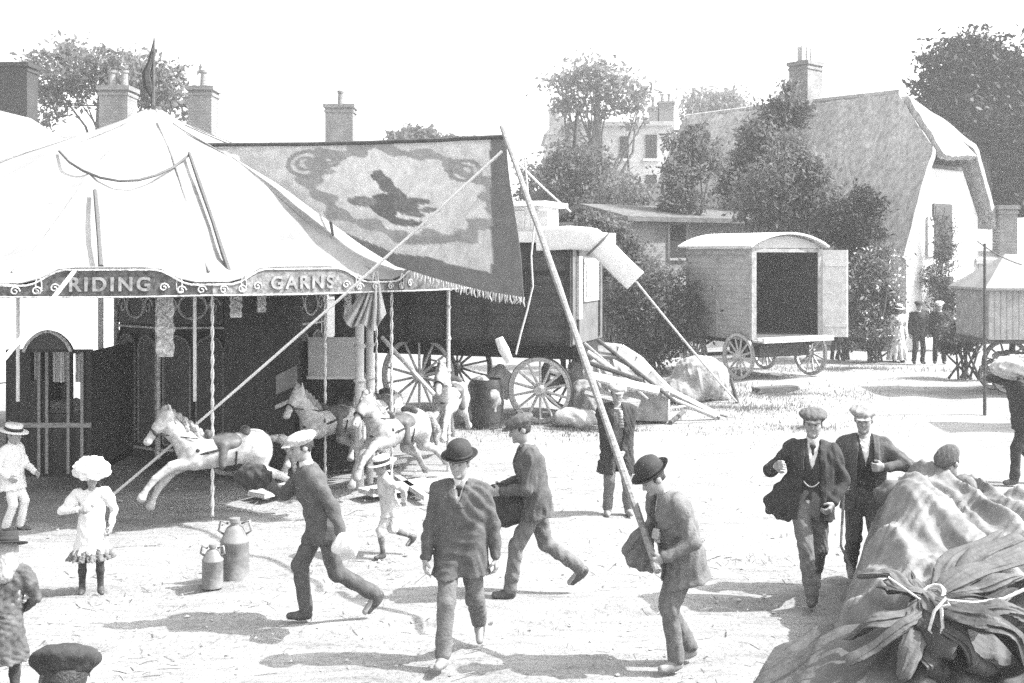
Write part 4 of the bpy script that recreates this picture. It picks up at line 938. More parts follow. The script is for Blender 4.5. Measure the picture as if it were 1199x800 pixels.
# horses
HM = []
def carousel_horse(label, ang, rad, lift, sc, flip, mats, top=2.9, gap=0.):
    c = rim(ang, rad, 0); h = thing('carousel_horse', label, 'carousel horse', (c[0], c[1], lift), math.atan2(math.sin(ang), math.cos(ang))+math.pi, 'galloping horses of the roundabout')
    h.scale = (sc, sc, sc)
    for name, V, Q, m in HORSE:
        key = (name, mats.get(name, m)); me = MESHES.get(key)
        if me is None:
            me = raw_mesh(name, V, Q); me.materials.append(M[mats.get(name, m)]); MESHES[key] = me
        nm = {'horse': 'body'}.get(name, name); o = bpy.data.objects.new(nm, me); COL.objects.link(o); o.parent = h
    pts = [(.08+.02*math.cos(i*.9)*0, 0, z) for i, z in enumerate(np.linspace(.35, (top-lift)/sc, 30))]
    t = MB(); n = 60
    for ph in (0, math.pi): t.tube([(.08+.012*math.cos(ph+i*.9), .012*math.sin(ph+i*.9), (-lift+.05)/sc+((top-.05)/sc)*i/n) for i in range(n+1)], .014, 6)
    obj('pole', t.v, t.f, M['brass'], h, world=False, smooth=True)
    return h
HORSE = horse_meshes(); MESHES = {}
carousel_horse('white carved horse leaping at the front, alone before the dark centre panels', R(27), 4.62, -.07, .91, False, {})
h = carousel_horse('dappled carved horse behind the running man, nearest of the right hand group', R(59), 4.62, -.14, .95, False, {'horse': 'horse_dapple'})
carousel_horse('white carved horse on the inner row beside the dappled one', R(57), 3.6, -.06, .92, False, {})
carousel_horse('smaller white horse of the inner row in front of the rear wagon wheel', R(73), 3.75, 0, .9, False, {})
carousel_horse('white carved horse furthest round to the right, just above the bowler hat', R(82), 4.62, .06, .95, False, {})
carousel_horse('carved horse in the dark left part of the roundabout behind the small girl', R(-4), 3.1, -.05, .9, False, {'horse': 'horse_dapple'}) if False else None

# the carriage of the roundabout with arched top and curtained windows
def chariot():
    c = P(62, 297, 14.2); r = thing('carousel_carriage', 'dark carriage of the roundabout with an arched pediment and curtained windows', 'carriage', (c[0], c[1], 0), 0)
    d = 14.2; p = lambda u, v, dd=d: P(u, v, dd)
    x0, x1 = p(8, 0)[0], p(108, 0)[0]; zt, zb = p(0, 412)[2], .25; t = MB(); th = .06
    wins = [(37, 44, 410, 446), (50, 55, 410, 446), (58, 80, 412, 484), (85, 95, 414, 488)]
    xs = sorted({x0, x1} | {p(a, 0)[0] for w in wins for a in w[:2]})
    for i in range(len(xs)-1):
        xm = (xs[i]+xs[i+1])/2; w = [w for w in wins if p(w[0], 0)[0] < xm < p(w[1], 0)[0]]
        if w: zh, zl = p(0, w[0][2])[2], p(0, w[0][3])[2]; t.box((xm, d, (zb+zl)/2), (xs[i+1]-xs[i], th, zl-zb)); t.box((xm, d, (zh+zt+.03)/2), (xs[i+1]-xs[i], th, zt+.03-zh))
        else: t.box((xm, d, (zb+zt+.03)/2), (xs[i+1]-xs[i], th, zt+.03-zb))
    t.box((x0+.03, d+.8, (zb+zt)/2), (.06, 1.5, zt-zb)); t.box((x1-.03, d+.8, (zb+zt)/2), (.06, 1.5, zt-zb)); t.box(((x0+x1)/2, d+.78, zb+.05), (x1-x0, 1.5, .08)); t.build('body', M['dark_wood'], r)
    arc = [p(28+56*i/14, 412-24*math.sin(math.pi*i/14)**.7, d-.02) for i in range(15)]; a = MB().prism(arc, (0, .1, 0)).build('pediment', M['panel'], r)
    MB().tube([q+np.array([0, -.02, 0]) for q in arc], .022, 6).build('moulding', M['gilt'], a, smooth=True)
    for k, w in enumerate(wins):
        q0, q1 = p(w[0]+1, 0)[0], p(w[1]-1, 0)[0]; zh = p(0, w[2])[2]; zl = p(0, min(w[3], 448))[2]
        S_ = np.array([[[q0+(q1-q0)*i/24, d+.07+.02*math.sin(i*1.9), zh+(zl-zh)*j/4] for j in range(5)] for i in range(25)]); MB().sheet(S_, .006).build('curtain', M['linen'], r, smooth=True)
    S_ = np.array([[[x0+.2+(x1-x0-.4)*i/6, d+1.45, zb+(zt-zb)*j/4] for j in range(5)] for i in range(7)])
    MB().box(((x0+x1)/2, d+.9, .72), (x1-x0-.3, .5, .06)).build('seat', M['timber'], r)
    for u in (48, 57, 82, 98): q = p(u, 0)[0]; MB().tube([(q, d-.06, zb+.05), (q, d-.06, zt)], .02, 6).build('pilaster', M['timber'], r, smooth=True)
    MB().box(((x0+x1)/2, d-.05, p(0, 497)[2]), (x1-x0, .05, .06)).build('rail', M['timber'], r)
chariot()
# the second carriage / box at the right of the centre with pale panels
def paybox():
    d = 15.0; p = lambda u, v, dd=d: P(u, v, dd); r = thing('pay_box', 'dark slatted booth with pale panels between the front horse and the dappled one', 'booth', p(322, 297)*[1, 1, 0])
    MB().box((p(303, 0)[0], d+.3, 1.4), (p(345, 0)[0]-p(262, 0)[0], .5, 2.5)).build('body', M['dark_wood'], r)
    for (u0, u1, va, vb, vc, vd, m) in ((323, 347, 440, 428, 452, 462, 'tarp_mid'), (322, 350, 475, 462, 467, 480, 'timber_pale')):
        MB().prism([p(u0, va, d-.03), p(u1, vb, d-.03), p(u1, vc, d-.03), p(u0, vd, d-.03)], (0, .05, 0)).build('panel', M[m], r)
    MB().box((p(384, 0)[0], d+.6, 1.65), (.75, .04, .55)).build('pale_panel', M['cream'], r); MB().box((p(384, 0)[0], d+.57, 1.36), (.78, .06, .04)).build('shelf', M['white_paint'], r)  # plain cream panel above a white shelf
    MB().box((p(384, 0)[0], d+.75, .95), (.95, .2, 1.8)).build('counter', M['dark_plain'], r)
paybox()
for u, d, m, w_, lab in ((421, 14.6, 'cream', .06, 'stout pale post under the canopy corner, leftmost of a close pair'), (433, 14.9, 'cream', .05, 'stout pale post under the canopy corner, right one of a close pair'), (525, 15.9, 'brass', .03, 'tall pale upright beside the furthest horse')):
    t = MB().tube([P(u, 345 if u < 500 else 338, d)*[1, 1, 0], P(u, 335, d)], w_, 10)
    for k in range(5): t.lathe([(w_*1.05, 0), (w_*1.5, .03), (w_*1.05, .06)], P(u, 335, d)*[1, 1, 0]+np.array([0, 0, .5+.45*k]), 10)
    tag(t.build('canopy_post', M[m], None, smooth=True), lab, 'post')
# bunched cloth gathered at the canopy corner
Pt = np.zeros((60, 16, 3))
for i in range(60):
    f_ = i/59; ue = 402+50*f_; ve = 372+13*math.sin(3.1*f_)+5*math.sin(11*f_)
    for j in range(16):
        t_ = j/15; Pt[i, j] = P(436+6*f_+(ue-436-6*f_)*t_**1.3, 318+(ve-318)*t_, 13.3+.05*math.sin(f_*31+2*t_)*(.3+t_)+.03*math.sin(f_*17-t_*3)-.15*t_*(1-t_))
t = MB().sheet(Pt, .008)
tag(t.build('bunched_cloth', M['canvas_dirty'], None, smooth=True), 'pale cloth bunched and tied under the right corner of the roundabout canopy', 'cloth')
# loose boards and steps lying before the horses
for (a, b, w_, lab) in (((300, 588), (352, 575), .3, 'pale board lying on the ground left of the running man'), ((428, 585), (505, 572), .35, 'long board lying flat before the right hand horses'), ((420, 552), (470, 545), .3, 'short board on the ground under the dappled horse'), ((455, 560), (500, 592), .08, 'narrow batten slanting over the boards before the horses'), ((255, 560), (330, 548), .35, 'pale step board behind the front horse')):
    q0, q1 = G(*a), G(*b); tag(MB().beam(q0+[0, 0, .09], q1+[0, 0, .09], w_, .06).beam(q0*.8+q1*.2+[0, 0, .03], q0*.8+q1*.2+[0, .3, .03], .08, .06).beam(q0*.2+q1*.8+[0, 0, .03], q0*.2+q1*.8+[0, .3, .03], .08, .06).build('board', M['timber_pale'], None), lab, 'board')

# left-hand white tent behind
def tent():
    c = np.array([-15.4, 30, 0]); r = thing('tent', 'second white canvas tent half out of view behind the roundabout', 'tent', c)
    pr = [(0, 7.3), (1.2, 7.05), (2.4, 6.75), (3.4, 6.1), (4.2, 4.9), (4.6, 3.2), (4.62, 2.9)]; nth = 96; Pt = np.zeros((len(pr), nth+1, 3))
    for i, (q, z) in enumerate(pr):
        for j in range(nth+1): a = 2*math.pi*j/nth; s = abs(math.sin(a*6)); Pt[i, j] = c+np.array([q*math.sin(a)*(1-.02*s), -q*math.cos(a)*(1-.02*s), z-.12*s*q/4.6])
    MB().sheet(Pt, .015).build('roof', M['canvas'], r, smooth=True, edge=60)
    MB().lathe([(4.55, 0), (4.5, 2.95), (4.46, 2.95), (4.5, 0)], c, 60, wob=lambda i, th: np.array([.05*math.cos(th)*math.sin(30*th), .05*math.sin(th)*math.sin(30*th), 0])).build('side_wall', M['canvas_dirty'], r, smooth=True)
tent()

# ------------------------------------------------------------------ the painted banner and its poles
BL, BRt = np.array([-4.7, 16.3, 0]), np.array([-.10, 13.01, 0])
def bpt(u, v):
    "pixel -> point of the upright plane in which the banner hangs"
    d0 = BRt-BL; n = np.array([d0[1], -d0[0], 0]); ray = P(u, v, 1.0)-np.array([0, 0, H_CAM]); t = (n @ BL)/(n @ ray); return np.array([0, 0, H_CAM])+ray*t
def banner():
    top = lambda s: (225+s*367, 171-s*9); N_, K_ = 150, 90
    # bottom edge in pixels as a function of s
    def bot(s): return float(np.interp(s, [0, .18, .42, .68, .78, .9, 1.0], [178, 186, 250, 312, 326, 340, 348])), float(np.interp(s, [0, .18, .42, .68, .78, .9, 1.0], [222, 284, 376, 470, 520, 572, 617]))
    Pt = np.zeros((N_, K_, 3)); col = np.zeros((N_, K_)); g = np.random.default_rng(4); wv = g.uniform(0, 6, 8)
    d0 = nrm(BRt-BL); n = np.array([d0[1], -d0[0], 0])
    if n[1] > 0: n = -n
    for i in range(N_):
        s = i/(N_-1); u0, v0 = top(s); v1, u1 = bot(s)
        for j in range(K_):
            t = j/(K_-1); u = u0+(u1-u0)*t; v = v0+(v1-v0)*t+3*math.sin(math.pi*s)*(1-t); Pt[i, j] = bpt(u, v)
            Pt[i, j] += n*(.05*math.sin(s*9+wv[0]+2*t)*t+.03*math.sin(s*17-4*t+wv[1])*t+.012*math.sin(31*s+9*t+wv[2])+.10*t*t)
            c = .54+.03*math.sin(u*.21)*math.sin(v*.17)
            # painted picture: leaf ring, a galloping jockey, a scroll
            ex, ey = (u-475)/108, (v-226-(u-475)*.17)/49; rr = math.hypot(ex, ey); th = math.atan2(ey, ex)
            if abs(rr-1-.06*math.sin(9*th)) < .11+.05*math.sin(17*th): c = .36
            elif rr < .95: c = .58
            for (cu_, cv_, a, b, rot, val) in ((443, 206, 8, 7, 0, .085), (452, 216, 9, 9, .5, .09), (462, 225, 22, 6, .55, .085), (452, 240, 20, 13, .25, .075), (478, 243, 18, 8, .2, .09), (425, 236, 16, 6, .1, .11), (492, 236, 16, 4, .05, .09), (462, 256, 20, 3.5, .3, .08), (480, 261, 22, 4, .08, .08), (490, 251, 14, 3, .15, .1), (508, 246, 12, 3, 0, .11)):
                x, y = u-cu_, v-cv_; xr, yr = x*math.cos(rot)+y*math.sin(rot), -x*math.sin(rot)+y*math.cos(rot); w = g.uniform(-.12, .12)
                if (xr/a)**2+(yr/b)**2 < 1+w: c = val*2.5*g.uniform(.85, 1.2)
            for (cu_, cv_, r_) in ((360, 192, 20), (545, 200, 17), (385, 186, 12)):
                q = math.hypot(u-cu_, (v-cv_)*1.4)
                if abs(q-r_) < 3 or abs(q-r_*.5) < 2: c = .33
            if 470 < u < 545 and abs(v-282+.0016*(u-500)**2) < 4.5: c = .32
            # dark bound edges
            eR = (1-s)*367*(1-.0*t); eB = (v1-v)
            if eR < 19+10*t or (eB < 22*min(1, (s-.55)*4+.15) and s > .52): c = .22
            col[i, j] = c
    t = MB(); t.sheet(Pt, .006); r = thing('painted_banner', 'large dark painted canvas banner hung between roundabout peak and pole, with a jockey picture', 'banner', (Pt[:, :, 0].mean(), Pt[:, :, 1].mean(), 0))
    m = bpy.data.materials.new('painted_canvas'); m.use_nodes = True; nt = m.node_tree; Nn = nt.nodes; L = nt.links; b = Nn['Principled BSDF']; b.inputs['Roughness'].default_value = .85
    at = Nn.new('ShaderNodeAttribute'); at.attribute_name = 'paint'; tc = Nn.new('ShaderNodeTexCoord'); z = Nn.new('ShaderNodeTexNoise'); z.inputs['Scale'].default_value = 9; z.inputs['Detail'].default_value = 9; L.new(tc.outputs['Object'], z.inputs['Vector'])
    mr = Nn.new('ShaderNodeMapRange'); mr.inputs['From Min'].default_value = .3; mr.inputs['From Max'].default_value = .7; mr.inputs['To Min'].default_value = .9; mr.inputs['To Max'].default_value = 1.1; L.new(z.outputs['Fac'], mr.inputs['Value'])
    mx = Nn.new('ShaderNodeMix'); mx.data_type = 'RGBA'; mx.blend_type = 'MULTIPLY'; mx.inputs['Factor'].default_value = 1; L.new(at.outputs['Color'], mx.inputs['A']); L.new(mr.outputs['Result'], mx.inputs['B']); L.new(mx.outputs['Result'], b.inputs['Base Color'])
    tr = Nn.new('ShaderNodeBsdfTranslucent'); ms = Nn.new('ShaderNodeMixShader'); ms.inputs['Fac'].default_value = .5; L.new(mx.outputs['Result'], tr.inputs['Color']); L.new(b.outputs['BSDF'], ms.inputs[1]); L.new(tr.outputs['BSDF'], ms.inputs[2]); L.new(ms.outputs['Shader'], Nn['Material Output'].inputs['Surface'])
    o = t.build('banner_cloth', m, r, smooth=True, edge=60)
    ca = o.data.color_attributes.new('paint', 'FLOAT_COLOR', 'POINT'); cc = np.tile(col.reshape(-1), 2); ca.data.foreach_set('color', np.stack([cc, cc, cc, np.ones_like(cc)], 1).astype(np.float32).ravel())
    MB().tube([Pt[i, 0]+np.array([0, 0, .02]) for i in range(0, N_, 6)]+[Pt[-1, 0]+np.array([0, 0, .02])], .028, 7).build('top_bar', M['timber_dark'], r, smooth=True)
    # tassels of the lower edge
    t = MB(); gg = np.random.default_rng(5)
    for i in range(int(N_*.72), N_, 1):
        a = Pt[i, -1]; t.tube([a, a+np.array([gg.normal(0, .01), gg.normal(0, .01), -.05]), a+np.array([gg.normal(0, .015), gg.normal(0, .01), -.085-.03*gg.uniform()])], [.011, .013, .004], 5)
    t.build('fringe', M['canvas_dirty'], r, smooth=True)
banner()
topP = bpt(588, 150)+np.array([0, -.12, 0])
# white guy ropes
a = bpt(588, 178)+np.array([0, -.1, 0]); b = P(92, 612, 12.75); b[2] = .0
def taut(a, b, n=24, dr=.06): return sag(a, b, dr, n)
tag(MB().tube(taut(a, b), .017, 7).build('guy_rope', M['rope'], None, smooth=True), 'thick white guy rope running from the banner top down past the front horse', 'rope')
a = canopy_hit(103, 322)+np.array([0, -.35, .02]); b = P(-60, 500, 10.2)
tag(MB().tube(taut(a, b, 12, .01), .022, 7).build('guy_rope', M['rope'], None, smooth=True), 'white guy rope slanting off the left board of the roundabout out of view', 'rope')
pts = [bpt(612, 180)+np.array([.02, .06, 0])]+[P(u, v, 13.0) for u, v in ((618, 225), (626, 262), (622, 300), (624, 335), (617, 365), (610, 390), (604, 415))]
tag(MB().tube(pts, .013, 6).build('slack_rope', M['rope'], None, smooth=True), 'thin slack rope hanging down the right edge of the painted banner', 'rope')
t = MB(); t.tube([P(584, 396, 13.1), P(590, 410, 13.1), P(597, 424, 13.1)], [.05, .065, .045], 9); tag(t.build('mallet', M['linen'], None, smooth=True), 'short white roll hanging below the banner beside the slack rope', 'roll')
tag(MB().tube(taut(bpt(598, 182)+np.array([0, .08, 0]), P(668, 248, 19.2), 10, .02), .016, 6).build('guy_rope', M['rope'], None, smooth=True), 'thin rope from the pole top back to the wagon roof', 'rope')
tag(MB().tube(taut(P(745, 330, 20.3), P(862, 470, 22.6), 12, .03), .022, 7).build('guy_pole', M['timber_pale'], None, smooth=True), 'pale stay running down from the white canvas roll to the ground beside the sacking heap', 'stay')
tag(MB().tube(taut(P(447, 395, 15.6), P(508, 462, 15.2), 8, .0), .03, 7).build('strut', M['timber_pale'], None, smooth=True), 'pale strut slanting across the rear wagon wheel behind the horses', 'strut')

# ------------------------------------------------------------------ the dark painted wagon
def wagon():
    a = R(20); e = np.array([math.cos(a), -math.sin(a), 0]); w = np.array([math.sin(a), math.cos(a), 0]); C = P(668, 297, 20.0)*[1, 1, 0]
    W = lambda x, y, z: C+e*x+w*y+np.array([0, 0, z]); r = thing('showman_wagon', 'long dark painted show wagon with spoked wheels and a white raised roof', 'wagon', W(-2.3, 1, 0))
    def bx(x0, x1, y0, y1, z0, z1): return MB().prism([W(x0, y0, z0), W(x1, y0, z0), W(x1, y1, z0), W(x0, y1, z0)], (0, 0, z1-z0))
    bx(-4.8, 0, 0, 2.1, 1.42, 3.3).build('body', M['wagon'], r)
    for x in np.linspace(-4.75, -.06, 7): MB().beam(W(x, -.025, 1.45), W(x, -.025, 3.27), .07, .05, (1, 0, 0)).build('rib', M['dark_plain'], r)
    for z in (1.46, 2.75, 3.24): MB().beam(W(-4.8, -.02, z), W(.0, -.02, z), .05, .07).build('rail', M['dark_plain'], r)
    bx(.005, .03, .05, 2.05, 1.45, 3.28).build('end_wall', M['wagon_end'], r)
    f = bx(.035, .06, .7, 1.7, 2.2, 3.0).build('window', M['gilt'], r); bx(.062, .08, .8, 1.6, 2.3, 2.9).build('pane', M['cream'], f)
    bx(.035, .09, .25, .45, 1.9, 3.05).build('carved_post', M['timber_pale'], r)
    for y in (.3, 1.75): bx(.035, .07, y, y+.06, 1.5, 3.25).build('end_moulding', M['timber_dark'], r)
    ro = bx(-4.95, .25, -.15, 2.25, 3.302, 3.50).build('roof', M['white_paint'], r)
    bx(-4.6, -.75, .45, 1.65, 3.51, 3.98).build('clerestory', M['cream'], ro); bx(-4.75, -.6, .3, 1.8, 3.985, 4.08).build('clerestory_roof', M['white_paint'], ro)
    t = MB()
    for k in range(9): x = -4.5+.45*k; t.prism([W(x, .44, 3.58), W(x+.32, .44, 3.58), W(x+.32, .44, 3.9), W(x, .44, 3.9)], -w*.01)
    t.build('clerestory_light', M['canvas_dirty'], ro)
    bx(-4.7, .1, .5, 1.6, 1.14, 1.42).build('chassis', M['dark_plain'], r)
    for x, rad in ((-3.05, .76), (-.62, .60)):
        for y in (.12, 1.98): wheel('wheel', W(x, y, rad), rad, w, 'timber_pale' if y < 1 else 'timber', r, 14)
        MB().tube([W(x, .1, rad), W(x, 2.0, rad)], .05, 8).build('axle', M['iron'], r, smooth=True)
        MB().beam(W(x, .45, rad+.05), W(x, 1.65, rad+.05), .12, .12).beam(W(x, .55, rad), W(x, .55, 1.2), .1, .1, (1, 0, 0)).beam(W(x, 1.55, rad), W(x, 1.55, 1.2), .1, .1, (1, 0, 0)).build('axle_bed', M['timber_dark'], r)
wagon()
# the white canvas roll sloping down off the wagon roof
pts = [P(628, 280, 19.9), P(668, 279, 19.8), P(694, 281, 19.75), P(712, 297, 19.75), P(728, 313, 19.75), P(744, 329, 19.75)]
Pt = np.zeros((len(pts)*6-5, 25, 3)); C_ = [pts[0]+(0) for _ in range(1)]
cen = np.array([np.interp(np.linspace(0, len(pts)-1, Pt.shape[0]), range(len(pts)), [p[k] for p in pts]) for k in range(3)]).T
for i in range(len(cen)):
    tn = nrm(cen[min(i+1, len(cen)-1)]-cen[max(i-1, 0)]); s1 = nrm(np.cross(tn, (0, 1, 0))); s2 = np.cross(tn, s1)
    for j in range(25):
        th = 2*math.pi*j/24; q = 1+.05*math.sin(3*th+i*.2); Pt[i, j] = cen[i]+s1*.21*q*np.sign(math.cos(th))*abs(math.cos(th))**.45+s2*.05*q*np.sign(math.sin(th))*abs(math.sin(th))**.6
t = MB().sheet(Pt); nv = len(t.v); t.f += [tuple(range(24)), tuple(nv-25+k for k in range(24))][0:2]
rl = t.build('canvas_roll', M['linen'], None, smooth=True, edge=60); tag(rl, 'white rolled canvas bent over the front end of the dark show wagon', 'canvas roll')
MB().tube([cen[14]+np.array([.03*k, 0, 0])+np.array([.19*math.cos(k_), -.10*math.sin(k_), .19*math.cos(k_)])*1 for k, k_ in ((0, a) for a in np.linspace(0, 6.28, 20))], .02, 6).build('strap', M['rope_dark'], rl, smooth=True)

# between the wheels: sacks and a drum
def sack(name, label, c, r, m, seed, cat='sack', sag_=.0, par=None):
    s = SDF(); c = np.asarray(c, float); g = np.random.default_rng(seed)
    s.ell(c+[0, 0, r[2]*.8], r, k=.08)
    for k in range(5): q = g.normal(size=3)*np.array(r)*.4; s.ell(c+[0, 0, r[2]*.8]+q, np.array(r)*g.uniform(.45, .7), k=.1)
    s.cut((0, 0, -1), c+np.array([0, 0, .0])); V, Q = s.mesh(.03 if max(r) > .3 else .02, (.018, .16, seed)); o = obj(name, V, Q, M[m], None, smooth=True); return tag(o, label, cat)
sack('sack', 'pale sack slumped between the two wagon wheels', G(584, 492)+[0, .3, .35], (.24, .25, .36), 'canvas_dirty', 1)
sack('sack', 'pale sack on its side under the wagon floor by the front wheel', G(640, 498)+[.5, -.15, 0], (.42, .22, .18), 'canvas_dirty', 2)
sack('sack', 'grey sack leaning against the left of the two wagon wheels', G(562, 500)+[.0, .2, 0], (.26, .25, .5), 'hay', 3)
def drum(label, c, r, h, m='tarp_mid', name='barrel'):
    o = MB().lathe([(0, 0), (r*.9, 0), (r, h*.3), (r*1.02, h*.5), (r, h*.7), (r*.9, h), (r*.84, h), (r*.84, h-.03), (0, h-.03)], c, 24).build(name, M[m], None, smooth=True, edge=35); tag(o, label, 'barrel')
    for z in (.15, .5, .85): MB().lathe([(r*(.96 if z != .5 else 1.025), h*z-.03), (r*(.985 if z != .5 else 1.04), h*z-.03), (r*(.985 if z != .5 else 1.04), h*z+.03), (r*(.96 if z != .5 else 1.025), h*z+.03)], c, 24).build('hoop', M['iron'], o, world=True, smooth=True)
drum('dark barrel standing between the wagon wheels', G(570, 499), .30, .85, 'panel')

# heap of poles, curved ribs and boards
g = np.random.default_rng(12)
def bar(label, pts, r, m, cat='pole', name='pole', flat=None):
    t = MB()
    if flat:
        for i in range(len(pts)-1): t.beam(pts[i], pts[i+1], flat[0], flat[1], (0, -.6, 1))
    else: t.tube(pts, r, 8)
    tag(t.build(name, M[m], None, smooth=not flat), label, cat, 'poles and boards heaped beside the wagon')
d0 = 20.6
arc_ = lambda pts, d: [P(u, v, d) for u, v in pts]
bar('broad dark curved rib lying over the heap of poles', arc_([(700, 412), (722, 413), (742, 424), (758, 440), (770, 458), (776, 470)], 20.4), .05, 'tarp_mid', 'rib', 'curved_rib', (.34, .07))
bar('long pale curved rib with notches along the top of the heap', arc_([(705, 404), (728, 406), (750, 420), (770, 442), (790, 462)], 20.7), .05, 'timber_pale', 'rib', 'curved_rib', (.08, .06))
bar('long board sliding off the heap with its tip on the ground to the right', [P(765, 448, 20.5), P(842, 487, 20.9)], .05, 'timber', 'board', 'board', (.16, .05))
bar('thin pale pole below the long board, running to the right', [P(775, 462, 20.2), P(838, 488, 20.5)], .03, 'timber_pale')
bar('short pale pole lying on top of the heap near the wagon', [P(688, 412, 20.2), P(742, 452, 19.9)], .045, 'timber_pale')
bar('dark pole crossing the middle of the heap', [P(690, 425, 20.0), P(752, 446, 19.7)], .045, 'timber_dark')
bar('pale plank at the front of the heap beside the standing man', [P(690, 440, 19.6), P(772, 458, 19.4)], .05, 'timber_pale', 'board', 'board', (.2, .05))
bar('weathered plank low in the heap behind the standing man', [P(686, 458, 19.9), P(748, 474, 19.6)], .05, 'timber', 'board', 'board', (.22, .05))
LIT = [((708, 470), (760, 492), 'short dark stick on the grass left of the wooden box', 'timber_dark', .025), ((770, 482), (812, 478), 'short pale stick beside the wooden box', 'timber_pale', .02), ((800, 476), (852, 492), 'thin grey stick lying in front of the sacking heap', 'timber', .02), ((672, 500), (705, 492), 'pale stick on the ground by the front wagon wheel', 'timber_pale', .022), ((785, 497), (800, 486), 'stub of dark timber lying right of the wooden box', 'timber_dark', .04)]
for a_, b_, l_, m_, r_ in LIT: bar(l_, [G(*a_)+[0, 0, .03], G(*b_)+[0, 0, .06]], r_, m_, 'stick', 'stick')
for k_, (a_, b_, z0_, z1_, m_, l_) in enumerate((((684, 402), (758, 468), .6, .1, 'timber', 'grey pole slanting down the near side of the heap'), ((700, 398), (790, 470), .9, .1, 'timber_dark', 'dark pole along the top of the heap below the pale rib'), ((715, 420), (730, 480), .7, .05, 'timber_pale', 'pale pole standing steeply against the heap'))): bar(l_, [P(a_[0], a_[1], 20.25+.1*k_), P(b_[0], b_[1], 19.9+.1*k_)], .035, m_)
sack('canvas_heap', 'crumpled pale canvas stuffed under the heap of poles', G(712, 488)+[0, .3, 0], (.72, .4, .68), 'canvas_dirty', 6, 'canvas')
sack('canvas_heap', 'low dark canvas lump at the left end of the heap of poles', G(690, 489)+[-.1, .1, 0], (.3, .3, .40), 'hay', 7, 'canvas')
def crate():
    q = G(760, 493); r = thing('crate', 'open wooden box with a pale rim standing beside the heap of poles', 'box', q, R(-12)); L, D, Hh = .72, .5, .52
    def part(n, c, s, m): MB_ = MB().box(c, s); obj(n, MB_.v, MB_.f, M[m], r, world=False)
    part('front_panel', (0, -D/2, Hh/2+.04), (L, .03, Hh-.0), 'hay'); part('back_panel', (0, D/2, Hh/2+.04), (L, .03, Hh), 'hay')
    for s in (-1, 1): part('side_panel', (s*L/2, 0, Hh/2+.04), (.03, D-.04, Hh-.01), 'timber_pale'); part('runner', (s*L*.38, 0, .02), (.07, D, .04), 'timber_dark'); part('rim', (s*(L/2), 0, Hh+.06), (.06, D+.04, .04), 'cream')
    part('rim', (0, -D/2, Hh+.06), (L-.07, .06, .04), 'cream'); part('rim', (0, D/2, Hh+.06), (L-.07, .06, .04), 'cream'); part('bottom', (0, 0, .06), (L-.05, D-.05, .03), 'timber_dark')
crate()
sack('sacking_heap', 'rounded heap under pale sacking with a pole leaning over it', G(822, 470)+[0, .3, 0], (.62, .5, .52), 'hay', 8, 'heap')
for lab, u, v in (('short stake in the ground at the foot of the pale stay', 860, 471), ('low stone beside the rounded sacking heap', 842, 468)):
    q = G(u, v)
    if 'stake' in lab: tag(MB().tube([q+[.06, 0, -.02], q+[-.08, 0, .5]], [.045, .035], 8).build('stake', M['timber_dark'], None, smooth=True), lab, 'stake')
    else: sack('stone', lab, q, (.2, .18, .13), 'stone', 9, 'stone')

